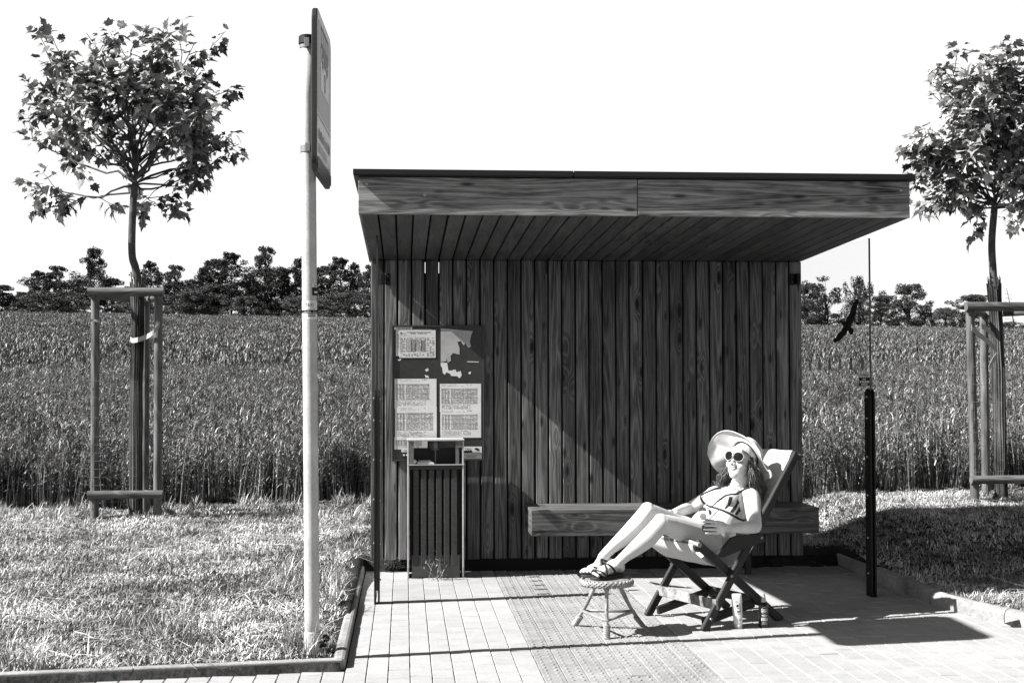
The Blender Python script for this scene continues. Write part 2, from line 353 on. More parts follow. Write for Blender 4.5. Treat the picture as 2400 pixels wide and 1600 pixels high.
# ------------------------------------------------------------------ grass and crop (uncountable stuff, scattered)
def blade(mb, o, d, L, wd, bend, tilt, seed, seg=3, droop=0.):
    # strip from o leaning along d
    d = V(d[0], d[1], 0); sd = V(-d[1], d[0], 0); p = V(*o); ang = tilt; vs = []
    for i in range(seg+1):
        t = i/seg; ww = wd*(1-t**1.8)*.5+.0004
        vs += [p-sd*ww, p+sd*ww]
        p = p+(V(0, 0, 1)*math.cos(ang)+d*math.sin(ang))*(L/seg); ang += bend/seg+droop*t/seg
    mb.add(vs, [(2*i, 2*i+1, 2*i+3, 2*i+2) for i in range(seg)], [(i/seg/1., 0, seed) for i in range(seg+1) for _ in (0, 1)])
def leafmat(name, lo, hi, rough=.55, spec=.35, trans=.0, g=1.):
    lo, hi = lo*TONE, hi*TONE
    m = bpy.data.materials.new(name); m.use_nodes = True; t = m.node_tree; b = t.nodes['Principled BSDF']; L = t.links.new
    at = N(t, 'ShaderNodeAttribute', attribute_name='gc'); sp = N(t, 'ShaderNodeSeparateXYZ'); L(at.outputs['Vector'], sp.inputs[0])
    oi = N(t, 'ShaderNodeObjectInfo'); ad = N(t, 'ShaderNodeMath', operation='ADD'); L(sp.outputs[2], ad.inputs[0]); L(oi.outputs['Random'], ad.inputs[1])
    wn = N(t, 'ShaderNodeTexWhiteNoise', noise_dimensions='1D'); L(ad.outputs[0], wn.inputs['W'])
    pw2 = N(t, 'ShaderNodeMath', operation='POWER', i_1=g); L(wn.outputs['Value'], pw2.inputs[0]); r = N(t, 'ShaderNodeMapRange', i_3=lo, i_4=hi); L(pw2.outputs[0], r.inputs[0])
    geo = N(t, 'ShaderNodeNewGeometry'); n = N(t, 'ShaderNodeTexNoise', i_Scale=1.6, i_Detail=6., i_Roughness=.65); L(geo.outputs['Position'], n.inputs['Vector'])
    r2 = N(t, 'ShaderNodeMapRange', i_1=.35, i_2=.65, i_3=.3, i_4=1.5); L(n.outputs['Fac'], r2.inputs[0])
    mu = N(t, 'ShaderNodeMath', operation='MULTIPLY'); L(r.outputs[0], mu.inputs[0]); L(r2.outputs[0], mu.inputs[1])
    L(mu.outputs[0], b.inputs['Base Color']); b.inputs['Roughness'].default_value = rough; b.inputs['Specular IOR Level'].default_value = spec
    if trans:
        tr = N(t, 'ShaderNodeBsdfTranslucent'); L(mu.outputs[0], tr.inputs[0]); mx = N(t, 'ShaderNodeMixShader', i_0=trans)
        L(b.outputs[0], mx.inputs[1]); L(tr.outputs[0], mx.inputs[2]); L(mx.outputs[0], t.nodes['Material Output'].inputs[0])
    return m
GRASS = leafmat('dry_grass', .04, 1.3, g=1.35); CROP = leafmat('crop_leaf', .006, .85, .5, .3, g=3.2)
def proto(fn, name, m, k):
    c = bpy.data.collections.new(name)
    for i in range(k):
        mb = MB(); fn(mb, i); o = mb.build(name, m); COL.objects.unlink(o); c.objects.link(o)
    return c
def g_short(mb, i):
    for k in range(26):
        a = random.random()*6.28; r_ = .06*math.sqrt(random.random()); d = random.random()*6.28
        flatl = random.random() < .5
        blade(mb, (r_*math.cos(a), r_*math.sin(a), -.006), (math.cos(d), math.sin(d)), random.uniform(.018, .044)*(1.4 if flatl else 1), random.uniform(.003, .006), random.uniform(.2, 1.1), random.uniform(.75, 1.25) if flatl else random.uniform(.05, .6), random.random()*50)
def g_long(mb, i):
    for k in range(30):
        a = random.random()*6.28; r_ = .05*math.sqrt(random.random()); d = random.random()*6.28
        blade(mb, (r_*math.cos(a), r_*math.sin(a), -.006), (math.cos(d), math.sin(d)), random.uniform(.1, .24), random.uniform(.003, .007), random.uniform(.4, 1.8), random.uniform(.0, .5), random.random()*50, 5)
def g_straw(mb, i):
    for k in range(7):
        d = random.random()*6.28
        blade(mb, (random.gauss(0, .05), random.gauss(0, .05), .012+random.random()*.02), (math.cos(d), math.sin(d)), random.uniform(.08, .26), .0035, random.uniform(-.1, .3), 1.5, random.random()*50, 3)
def c_near(mb, i):
    for k in range(30):
        a = random.random()*6.28; r_ = .17*math.sqrt(random.random()); d = random.random()*6.28; H = random.uniform(.5, .78); s_ = random.random()*50
        o = V(r_*math.cos(a), r_*math.sin(a), -.02)
        blade(mb, o, (math.cos(d), math.sin(d)), H, .007, random.uniform(.0, .25), random.uniform(0, .1), s_, 2)
        for j in range(6):
            e = d+random.uniform(-1.2, 1.2)+j*3.14; h = H*random.uniform(.3, .97)
            blade(mb, o+V(0, 0, h), (math.cos(e), math.sin(e)), random.uniform(.06, .15), random.uniform(.006, .011), random.uniform(.7, 2.2), random.uniform(.3, 1.2), random.random()*50, 4, random.uniform(0, 1.4))
def c_far(mb, i):
    for k in range(22):
        a = random.random()*6.28; r_ = .36*math.sqrt(random.random()); d = random.random()*6.28; H = random.uniform(.5, .78)
        o = V(r_*math.cos(a), r_*math.sin(a), -.02)
        for j in range(10):
            e = random.random()*6.28; h = H*random.uniform(.4, .97)
            blade(mb, o+V(0, 0, h), (math.cos(e), math.sin(e)), random.uniform(.09, .18), random.uniform(.014, .026), random.uniform(.6, 1.8), random.uniform(.1, .5), random.random()*50, 2)
def scatter(o, coll, density, seed, smin, smax, tilt=.1):
    g = bpy.data.node_groups.new('scatter', 'GeometryNodeTree')
    g.interface.new_socket('Geometry', in_out='INPUT', socket_type='NodeSocketGeometry'); g.interface.new_socket('Geometry', in_out='OUTPUT', socket_type='NodeSocketGeometry')
    gi, go = g.nodes.new('NodeGroupInput'), g.nodes.new('NodeGroupOutput'); L = g.links.new
    dp = N(g, 'GeometryNodeDistributePointsOnFaces', distribute_method='RANDOM'); dp.inputs['Density'].default_value = density; dp.inputs['Seed'].default_value = seed
    ci = N(g, 'GeometryNodeCollectionInfo'); ci.inputs[0].default_value = coll; ci.inputs['Separate Children'].default_value = True; ci.inputs['Reset Children'].default_value = True
    ip = N(g, 'GeometryNodeInstanceOnPoints'); ip.inputs['Pick Instance'].default_value = True
    rv = N(g, 'FunctionNodeRandomValue', data_type='FLOAT_VECTOR'); rv.inputs[0].default_value = (-tilt, -tilt, 0); rv.inputs[1].default_value = (tilt, tilt, 6.283); rv.inputs['Seed'].default_value = seed+1
    rs = N(g, 'FunctionNodeRandomValue', data_type='FLOAT'); rs.inputs[2].default_value = smin; rs.inputs[3].default_value = smax; rs.inputs['Seed'].default_value = seed+2
    L(gi.outputs[0], dp.inputs[0]); L(dp.outputs['Points'], ip.inputs['Points']); L(ci.outputs[0], ip.inputs['Instance'])
    L(rv.outputs[0], ip.inputs['Rotation']); L(rs.outputs[1], ip.inputs['Scale']); L(ip.outputs[0], go.inputs[0])
    m = o.modifiers.new('scatter', 'NODES'); m.node_group = g
def infrus(x, y, m=1.7): return (x > -.33*y-m) & (x < .51*y+m)
def patch(name, x0, x1, y0, y1, st, test, m, dz=.0):
    xs = np.arange(x0, x1, st); ys = np.arange(y0, y1, st); mb = MB()
    for yv in ys:
        for xv in xs:
            c = (xv+st/2, yv+st/2)
            if infrus(*c) and test(*c):
                q = [(xv, yv), (xv+st, yv), (xv+st, yv+st), (xv, yv+st)]
                mb.add([(a, b_, float(gz(a, b_))+dz) for a, b_ in q], [(0, 1, 2, 3)])
    return mb.build(name, m)
def lawn(x, y):
    if y > fy(x)-.02: return False
    if math.hypot((x+2.75)/1.5, y-12.75) < .36+.1*math.sin(x*13) or math.hypot((x-5.3)/1.6, y-11.5) < .35: return random.random() < .25
    if x < -.36: return y > yk(x)+.07
    if -.36 <= x <= xk(y)+.1: return y > 10.42
    return True
PS, PL, PST = proto(g_short, 'grass_tuft', GRASS, 6), proto(g_long, 'long_grass_tuft', GRASS, 4), proto(g_straw, 'dry_straw', GRASS, 4)
PCN, PCF = proto(c_near, 'crop_plant', CROP, 6), proto(c_far, 'crop_plant_far', CROP, 5)
o = tag(patch('grass', -6.4, 9.2, 5.6, FY, .08, lawn, GRASS), kind='stuff'); scatter(o, PS, 330, 3, .6, 1.3)
o = tag(patch('grass_straw', -6.4, 9.2, 5.6, FY, .08, lawn, GRASS), kind='stuff'); scatter(o, PST, 26, 5, .7, 1.3, .2)
def longer(x, y): return lawn(x, y) and (y < 8.1 and math.sin(x*2.3+y*3)+math.sin(x*5.1-y*2.2)+.5*math.sin(x*11+y*7) > .75 or y > 12.75+.25*math.sin(x*3.1) and math.sin(x*7+y*5) > .25 or math.hypot(x+2.0, y-6.75) < .3 or (math.hypot(x+.55, y-9.3) < .4) or (-.34 > x > -.45 and y > 8.2 and math.sin(y*9) > .2) or math.hypot(x+3.05, y-12.8) < .35 or math.hypot(x-6, y-13.6) < .8)
o = tag(patch('long_grass', -6.4, 9.2, 5.6, FY, .08, longer, GRASS), kind='stuff'); scatter(o, PL, 70, 8, .35, 1.0)
o = tag(patch('crop', -8, 18, 12.4, 32, .15, lambda x, y: y > fy(x), CROP), kind='stuff'); scatter(o, PCN, 25, 21, .72, 1.05, .16)
o = tag(patch('crop_middle', -23, 36, 32, 68, 1., lambda x, y: True, CROP), kind='stuff'); scatter(o, PCF, 5.5, 23, .85, 1.15)
o = tag(patch('crop_far', -52, 80, 68, 153, 3., lambda x, y: True, CROP), kind='stuff'); scatter(o, PCF, 2.6, 25, .9, 1.3)

# ------------------------------------------------------------------ bus shelter
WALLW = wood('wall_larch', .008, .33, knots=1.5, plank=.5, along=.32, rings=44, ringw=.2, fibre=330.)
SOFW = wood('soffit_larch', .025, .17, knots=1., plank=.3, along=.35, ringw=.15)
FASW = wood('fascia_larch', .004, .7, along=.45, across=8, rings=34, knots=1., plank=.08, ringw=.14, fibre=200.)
BENW = wood('bench_larch', .010, .34, along=.4, across=9, rings=26, knots=1.2, plank=.12, ringw=.15, fibre=200.)
TRIM = mat('roof_metal', .008, .5, .35)
STEEL = mat('galvanised', .66, .45, .4, noise=[(6., .8, 1.15), (60., .88, 1.1)], metal=.1)
GLASS = bpy.data.materials.new('glass'); GLASS.use_nodes = True
_t = GLASS.node_tree; _t.nodes.clear()
_o = N(_t, 'ShaderNodeOutputMaterial'); _tr = N(_t, 'ShaderNodeBsdfTransparent', i_0=(.985, .985, .985, 1)); _gl = N(_t, 'ShaderNodeBsdfGlossy', i_Roughness=.02)
_lw = N(_t, 'ShaderNodeLayerWeight', i_Blend=.5); _pw = N(_t, 'ShaderNodeMath', operation='POWER', i_1=6.); _t.links.new(_lw.outputs['Facing'], _pw.inputs[0]); _fr = N(_t, 'ShaderNodeMapRange', i_3=.02, i_4=.4); _t.links.new(_pw.outputs[0], _fr.inputs[0]); _mx = N(_t, 'ShaderNodeMixShader')
_t.links.new(_fr.outputs[0], _mx.inputs[0]); _t.links.new(_tr.outputs[0], _mx.inputs[1]); _t.links.new(_gl.outputs[0], _mx.inputs[2]); _t.links.new(_mx.outputs[0], _o.inputs[0])
EDGE = flat('glass_edge', .02, .2, .5)

sh = thing('bus_shelter', 'flat roofed larch plank bus shelter with glass side panels and a bench', 'bus shelter', (1.37, YW, 0))
ZT, ZB = 2.297, .088
b = MB(); nb = 32; pw = (XR-XL)/nb
for k in range(nb):
    x0 = XL+k*pw; g = .0055+random.random()*.002; dz = random.gauss(0, .002)
    b.box(x0+g, x0+pw-g, YW+random.gauss(0, .0012), YW+.028, ZB+dz, ZT-.001, axis=2)
wall = b.build('wall', WALLW, sh, bevel=.005)
b = MB()                                                   # dark battens and back skin behind the open joints
SL = [XL+pw*k for k in range(nb+1) if XL+pw*k > float(ony(966, 610, YW)[0])][:2]
xe = [XL+.02]+[e for q in SL for e in (q-.0025, q+.0025)]+[XR-.02]
for x0, x1 in zip(xe[::2], xe[1::2]): b.box(x0, x1, YW+.030, YW+.055, 2.2, ZT-.014)
b.box(XL+.02, XR-.02, YW+.030, YW+.055, ZB+.02, 2.2); b.box(XL+.02, XR-.02, YW+.0295, YW+.0555, ZT-.0135, ZT+.15)
b.box(XL+.3, XR-.3, YW+.03, YW+.09, -.05, ZB+.018)
b.build('back_skin', flat('back_skin', .012, .9), wall)
# roof
YF, ZF0, ZF1 = 7.993, 2.366, 2.566
b = MB()
for k in range(nb):
    x0 = XL+k*pw; g = .004+random.random()*.0015; y0, y1 = YF+.03, YW+.0; sd = random.random()*100
    vs = [(x, y, z+(ZF0-.006+(ZT-ZF0+.006)*(y-y0)/(y1-y0))) for x in (x0+g, x0+pw-g) for y in (y0, y1) for z in (.0, .02)]
    b.add(vs, [(0,1,3,2), (4,6,7,5), (0,4,5,1), (2,3,7,6), (0,2,6,4), (1,5,7,3)], [(v[1], v[0]+v[2], sd) for v in vs])
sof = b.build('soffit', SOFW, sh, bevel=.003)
b = MB(); b.box(XL+.012, XR-.012, YF+.03, YW+.029, ZF0+.032, ZF0+.045); b.build('roof_deck', flat('deck_dark', .012, .9), sh)
XJ = float(ony(1494, 460, YF)[0])
b = MB(); b.box(XL-.012, XJ-.002, YF, YF+.028, ZF0-.004, ZF1+.012, axis=0, seed=3.3); b.box(XJ+.002, XR+.004, YF, YF+.028, ZF0-.004, ZF1+.012, axis=0, seed=8.7)
b.build('fascia', FASW, sh, bevel=.002)
b = MB()
for x0, x1, sd in ((XL-.010, XL+.012, 21.), (XR-.012, XR+.002, 33.)):
    y0, y1 = YF+.029, YW+.25; vs = [(x, y, z) for x in (x0, x1) for y, zz in ((y0, (ZF0-.004, ZF1+.01)), (y1, (ZT-.0, ZT+.245))) for z in zz]
    b.add(vs, [(0,1,3,2), (4,6,7,5), (0,4,5,1), (2,3,7,6), (0,2,6,4), (1,5,7,3)], [(v[1], v[0]+v[2], sd) for v in vs])
b.build_each('side_fascia', FASW, sh)
b = MB()
xs = float(ony(1343, 405, YF)[0])
for x0, x1 in ((XL-.042, xs-.003), (xs+.003, XR+.027)):
    b.box(x0, x1, YF-.035, YF-.029, 2.588, 2.618); b.box(x0, x1, YF-.029, YW+.33, 2.610, 2.618)
    b.box(x0+.002, x1-.002, YF-.0285, YW+.3, 2.581, 2.609)
b.build('roof_trim', TRIM, sh)
b = MB()
for x_, z_ in ((XL+.035, 2.535), (XR-.05, 2.525), (XL+.37, 2.475)):
    b.lathe([(.009, 0), (.009, .004), (.004, .005)], (x_, YF, z_), (0, -1, 0), 10)
b.build_each('screw', flat('screw_zinc', .5, .3, .5, .5), sh)
# bench fixed to the wall
bx0, bx1, by, bz0, bz1 = .8895, 2.957, 9.706, .308, .4695
b = MB(); b.box(bx0+.002, bx1-.002, by, by+.028, bz0, bz1-.003, axis=0, seed=12.4)
for k, (ya, yb) in enumerate(((by-.001, by+.13), (by+.135, by+.262), (by+.267, by+.395), (by+.40, YW-.012))):
    b.box(bx0, bx1, ya+.0, yb, bz1-.002, bz1+.022, axis=0)
b.box(bx0+.002, bx0+.028, by+.029, YW-.01, bz0+.003, bz1-.004, axis=1); b.box(bx1-.028, bx1-.002, by+.029, YW-.01, bz0+.003, bz1-.004, axis=1)
bench = b.build('bench', BENW, sh, bevel=.002)
b = MB()
for px in (1417, 1745):
    b = MB(); x_ = float(onz(px, 1345 if px < 1500 else 1340)[0]); b.box(x_-.02, x_+.02, by+.16, by+.2, -.002, bz0-.001)
    b.box(x_-.02, x_+.02, by+.201, YW+.02, bz0-.05, bz0-.002); b.build('bench_leg', flat('leg_metal', .03, .5), bench)
# glass sides with dark edge posts
XG = (-.172, 3.029); YG0, YG1 = 8.80, 10.195; XSL = (.012, -.055)
DARKP = flat('post_metal', .006, .5, .25); DOTM = leafmat('frosted_dot', .55, .56, .7, .2, .5)
for gi_, xg in enumerate(XG):
    zt = 2.325; pane_i = len(bpy.data.objects); GMX = np.array(Matrix.Translation((xg, YG0, 0)) @ Matrix.Rotation(-math.atan(XSL[gi_]), 4, 'Z') @ Matrix.Translation((-xg, -YG0, 0)))
    pn_ = GMX[:3, :3] @ V(1, 0, 0)
    b = MB(); b.box(xg-.005, xg+.005, YG0, YG1, .08, zt, M=GMX)
    gp = b.build('glass_panel', [GLASS], sh)
    b = MB(); b.box(xg-.006, xg+.006, YG0-.004, YG0-.0005, .08, zt, M=GMX); b.build_each('panel_edge', EDGE, gp)
    b = MB()                                               # row of frosted squares on the pane
    for zr in ((1.51, .97) if not gi_ else (1.51,)):
        for k in range(6): y_ = YG0+.12+k*.2; b.box(xg-.0068, xg-.0055, y_-.022, y_+.022, zr-.04, zr+.04, M=GMX)
    b.build_each('frosted_mark', DOTM, gp)
    # post: flat bar with a round head, front flange
    b = MB(); y0, y1, H = 8.765, 8.872, 1.345; yc, rr = (y0+y1)/2, (y1-y0)/2
    out = [(y0, -.01), (y1, -.01)]+[(yc+rr*math.cos(t), H-rr+rr*math.sin(t)) for t in np.linspace(0, math.pi, 13)]
    for s_ in (-1, 1):
        b.poly([(xg+s_*.0065, y, z) for y, z in out][::s_], .011, (s_, 0, 0))
    po = b.build('post', DARKP, sh, bevel=.001)
    b = MB()
    for z_ in (.055+.09, .155+.22, .65, .9, 1.15, 1.29):
        b.lathe([(.009, 0), (.008, .005), (.002, .008)], (xg-(.0176 if gi_ else -.0176), yc, z_), (-1 if gi_ else 1, 0, 0), 8)
        b.lathe([(.009, 0), (.008, .005), (.002, .008)], (xg+(.0176 if gi_ else -.0176), yc, z_), (1 if gi_ else -1, 0, 0), 8)
    b.build_each('bolt', flat('bolt_zinc', .6, .25, .5, .7), po)
    # clamp to the wall
    for z_ in (2.2,):
        b = MB(); zc_ = float(ony(912 if not gi_ else 1858, 652, 10.1)[2])
        xb = xg+XSL[gi_]*(YG1-YG0); b.box(xb-.016, xb+.016, YG1-.05, YW-.012, zc_-.042, zc_+.042); b.box(xb+.0165-(0 if not gi_ else .07), xb+.0535-(0 if not gi_ else .07), YW-.022, YW-.003, zc_-.042, zc_+.042)
        cl = b.build('wall_clamp', DARKP, gp, bevel=.006, seg=2)
        b = MB()
        for dz in (-.02, .02): b.lathe([(.011, 0), (.009, .004), (.003, .006)], (xb+(.035 if not gi_ else -.035), YW-.023, zc_+dz), (0, -1, 0), 10)
        b.build_each('screw', flat('clamp_screw', .05, .4), cl)
# bird silhouettes on the panes
BIRD = [(575,262),(590,300),(566,365),(556,440),(532,500),(500,580),(492,605),(528,630),(526,660),(512,700),(492,703),(472,680),(456,640),(441,684),(402,730),(352,778),(325,783),(300,800),(296,788),(283,792),(284,772),(273,772),(290,740),(308,742),(330,690),(372,660),(402,600),(392,570),(388,538),(430,540),(446,500),(480,430),(500,375),(530,305),(556,265)]
def bird(xg, poly3):
    b = MB(); b.poly(poly3, .0008, (-1 if xg > 1 else 1, 0, 0)); return b
BQ = [onp(1900+x/5.225, 650+y/5.225, V(XG[1]-.0062, YG0, 0), pn_) for x, y in BIRD]
b = MB(); b.poly(BQ, .0008, -pn_); b.build('bird_sticker', flat('sticker_black', .004, .8), sh)
bc = np.mean(BQ, 0); g0 = onz(1556, 1370); dX = g0[0]-XG[0]; zc_ = dX/math.cos(AZ)*math.tan(EL); yc_ = g0[1]-dX*math.tan(AZ)
b = bird(-.1, [(XG[0]+.0062+XSL[0]*(yc_+(q[1]-bc[1])*.8-YG0), yc_+(q[1]-bc[1])*.8, zc_+(q[2]-bc[2])*.8) for q in BQ][::-1]); b.build('bird_sticker', bpy.data.materials['sticker_black'], sh)
# small taxi sticker on the right pane
def taxi_sticker(o, xd, yd, w_, h_, parent, name='taxi_sticker', nrm=None):
    o, xd, yd = V(*o), V(*xd), V(*yd); n_ = np.cross(xd, yd); a = MB()
    a.poly([o, o+xd*w_, o+xd*w_+yd*h_, o+yd*h_], .0008, n_, 0)
    a.poly([o+xd*w_*.0+n_*.0012, o+xd*w_+n_*.0012, o+xd*w_+yd*h_*.64+n_*.0012]+[o+xd*w_*(1-k/10)+yd*h_*(.64 if k % 2 == 0 else .69)+n_*.0012 for k in range(1, 10)]+[o+yd*h_*.64+n_*.0012], .0004, n_, 1)
    text(a, 'TAXI HELENA', o+xd*w_*.08+yd*h_*.75+n_*.002, xd, yd, w_*.84, h_*.17, 1)
    for x_, y_, ww, hh in ((.35, .48, .3, .09), (.08, .24, .13, .16), (.25, .24, .21, .16), (.5, .24, .21, .16), (.74, .24, .2, .16), (.2, .08, .6, .08)):
        p = o+xd*w_*x_+yd*h_*y_+n_*.002; a.quad(p, p+xd*w_*ww, p+xd*w_*ww+yd*h_*hh, p+yd*h_*hh, 0)
    return a.build(name, [WHITE, INK], parent)
p0, p1 = onx(2014, 904, XG[1]-.0065), onx(2039, 872, XG[1]-.0065)
taxi_sticker((XG[1]-.0065, p0[1], p0[2]), (0, -1, 0), (0, 0, 1), p0[1]-p1[1], p1[2]-p0[2]-.005, sh)
# weathered grime is in the material; two fixings on the wall are part of the clamps

# ------------------------------------------------------------------ notice board
BRD = mat('board_metal', .035, .5, .4, noise=[(5., .8, 1.3), (40., .85, 1.2)])
PAPER = mat('paper', .95, .85, .2, noise=[(7., .9, 1.1)]); PAPER2 = mat('grey_paper', .6, .85, .2, noise=[(9., .8, 1.15)]); GREYP = flat('grey_print', .32, .8)
nbT = thing('notice_board', 'dark metal notice board with white timetable sheets and torn paper on the plank wall', 'notice board', (.2, YW-.02, 1.2))
YB = YW-.014
def pw_(x, y, Y=YB): q = ony(x, y, Y); return float(q[0]), float(q[2])
x0, z1 = pw_(922, 766); x1, z0 = pw_(1132, 1075)
b = MB(); b.box(x0, x1, YB, YW-.003, z0, z1); b.build('backing', BRD, nbT)
b = MB(); t_ = .012
for q in ((x0-t_, x1+t_, z1+.0005, z1+t_), (x0-t_, x1+t_, z0-t_, z0-.0005), (x0-t_, x0-.0005, z0, z1), (x1+.0005, x1+t_, z0, z1)): b.box(q[0], q[1], YB-.008, YW-.002, q[2], q[3])
b.build('frame', flat('board_frame', .05, .4, .5, .3), nbT, bevel=.002)
def sheet(px0, py0, px1, py1, kind, lift=.0015, rot=0., nm='timetable_sheet'):
    a0, c1 = pw_(px0, py0); a1, c0 = pw_(px1, py1); W_, H_ = a1-a0, c1-c0
    a = MB(); yb = YB-lift; a.box(a0, a1, yb-.001, yb, c0, c1, mi=0); y_ = yb-.0016; rnd = random.Random(int(px0*7+py0))
    def rc(u0, v0, u1, v1, m=1): a.quad((a0+W_*u0, y_, c1-H_*v1), (a0+W_*u1, y_, c1-H_*v1), (a0+W_*u1, y_, c1-H_*v0), (a0+W_*u0, y_, c1-H_*v0), m)
    def rows(u0, u1, v0, v1, n, cols, m=2, fill=.75):
        for i in range(n):
            v = v0+(v1-v0)*(i+.2)/n; hh = (v1-v0)/n*.55
            for j in range(cols):
                if rnd.random() < fill: q = u0+(u1-u0)*j/cols; rc(q, v, q+(u1-u0)/cols*rnd.uniform(.45, .9), v+hh, m)
    if kind == 0:
        text(a, 'idol', (a0+W_*.10, y_, c1-H_*.155), V(1, 0, 0), V(0, 0, 1), W_*.08, H_*.05, 1)
        for k in range(16):
            t0 = 6.283*k/16; t1 = 6.283*(k+1)/16; f = lambda t, r_: (a0+W_*.05+r_*math.cos(t)*.9, y_, c1-H_*.12+r_*math.sin(t))
            a.quad(f(t0, .004), f(t1, .004), f(t1, .0085), f(t0, .0085), 1)
        rc(.2, .07, .86, .095, 2); rows(.3, .78, .11, .15, 1, 9, 1, .9); rows(.02, .6, .19, .215, 1, 14)
        rows(.02, .17, .27, .8, 15, 3, 2); 
        for j in range(14): rc(.2+j*.04, .36, .205+j*.04+(.012 if j in (3, 4, 5, 6, 10, 11, 12) else .002), .78, 2 if j not in (3, 6, 10) else 1)
        rows(.18, .74, .26, .8, 15, 14, 2, .8); rows(.76, .98, .26, .95, 15, 3, 2, .75); rows(.02, .7, .83, .96, 4, 9, 2, .6)
    else:
        rows(.03, .4, .02, .04, 1, 9, 2); rows(.65, .78, .02, .05, 1, 3, 1); rows(.04, .6, .065, .085, 1, 12, 2)
        for tb in ((0., .62),) if kind == 1 else ((0., .62),):
            rc(.03, .17, .93 if kind == 2 else .84, .175, 1)
            rows(.035, .25, .18, .7, 20, 3, 2, .95); rows(.27, .6, .18, .7, 20, 9, 2, .9); rows(.61, .92 if kind == 2 else .83, .18, .7, 20, 8, 2, .9)
            for v in (.2, .34, .5, .7): rc(.03, v, .92 if kind == 2 else .83, v+.006, 1)
            for k in range(18): rc(.27+k*(.036 if kind == 2 else .031), .17, .272+k*(.036 if kind == 2 else .031), .7, 2)
        rows(.05, .75, .74, .9, 7, 22, 2, .6)
    o = a.build(nm, [PAPER, INK, GREYP], nbT); return o
sheet(928, 771.5, 1012, 834, 3, .0008)
sheet(936, 773, 1021, 838, 0, .0022)
sheet(925, 887.5, 1023, 957, 1); sheet(926, 954, 1023.5, 1030, 2, .0022)
sheet(1031, 899, 1127.5, 965, 2); sheet(1032, 960, 1127.5, 1025, 2, .0022)
sheet(924.5, 1024, 1002, 1052, 1, .0008)
# torn paper remains
TORN = [[(1033,769),(1108,776),(1104,786),(1101,800),(1104,812),(1098,815),(1091,805),(1086,809),(1080,799),(1072,801),(1077,815),(1077,831),(1070,829),(1062,827),(1056,834),(1057,845),(1049,850),(1047,838),(1046,846),(1033,848)],
        [(1033,849),(1048,850),(1051,868),(1060,868),(1063,866),(1068,866),(1070,872),(1080,869),(1082,880),(1077,886),(1071,881),(1058,881),(1054,875),(1046,872),(1043,878),(1038,874),(1036,860),(1033,858)],
        [(1098,872),(1104,870),(1103,876),(1099,877)], [(996,866),(1003,862),(1005,868),(999,871)], [(995,878),(1003,880),(1006,885),(998,885)],
        [(932,842),(941,841),(939,844),(933,846)], [(1095,846.5),(1122,847),(1122,849),(1095,848.5)]]
b = MB()
for k, pl in enumerate(TORN):
    b = MB(); b.poly([(*pw_(x, y)[:1], YB-.0008, pw_(x, y)[1]) for x, y in pl], .0006, (0, -1, 0)); b.build('torn_paper', PAPER if k else PAPER2, nbT)

def small_sticker(px0, py0, px1, py1, kind, lift):
    a0, c1 = pw_(px0, py0); a1, c0 = pw_(px1, py1); W_, H_ = a1-a0, c1-c0; y_ = YB-lift; X_, Z_ = V(1, 0, 0), V(0, 0, 1)
    a = MB(); a.box(a0, a1, y_, YB-lift+.0006, c0, c1, mi=0)
    def rc(u0, v0, u1, v1, m, yy=.0012): a.quad((a0+W_*u0, y_-yy, c1-H_*v1), (a0+W_*u1, y_-yy, c1-H_*v1), (a0+W_*u1, y_-yy, c1-H_*v0), (a0+W_*u0, y_-yy, c1-H_*v0), m)
    if kind == 'taxi':
        text(a, 'TAXI', (a0+W_*.1, y_-.0012, c1-H_*.32), X_, Z_, W_*.34, H_*.2, 1); rc(.05, .33, .48, .5, 1)
        rc(0, .5, .98, .68, 1); rc(0, .68, .97, .95, 2); rc(.52, .4, .88, .44, 2)
        for k in range(14): rc(.06+k*.065, .56, .10+k*.065, .62, 0, .0018)
        for k in range(10): rc(.2+k*.055, .73, .24+k*.055, .76, 1, .0018); rc(.18+k*.055, .84, .225+k*.055, .87, 1, .0018)
        q = [(a0+W_*.75+math.cos(t)*W_*.13, y_-.0012, c1-H_*.22+math.sin(t)*H_*.1-math.cos(t)*H_*.04) for t in np.linspace(0, 6.28, 14)[:-1]]
        a.add(q, [tuple(range(13))], None, 1)
    elif kind == 'helena':
        rc(0, .38, 1, 1, 1); text(a, 'TAXI HELENA', (a0+W_*.06, y_-.0012, c1-H_*.3), X_, Z_, W_*.88, H_*.2, 1)
        for k in range(5): rc(.08+k*.18, .6, .2+k*.18, .78, 0, .0018)
    else:
        text(a, 'TAXI HELENA', (a0+W_*.1, y_-.0012, c1-H_*.85), X_, Z_, W_*.82, H_*.7, 1)
    return a.build('taxi_sticker', [WHITE, INK, GREYP], nbT)
small_sticker(1085, 1046, 1129, 1074, 'taxi', .003); small_sticker(941, 1051, 980, 1072, 'helena', .003); small_sticker(924, 766.5, 966, 772.5, 'name', .003)

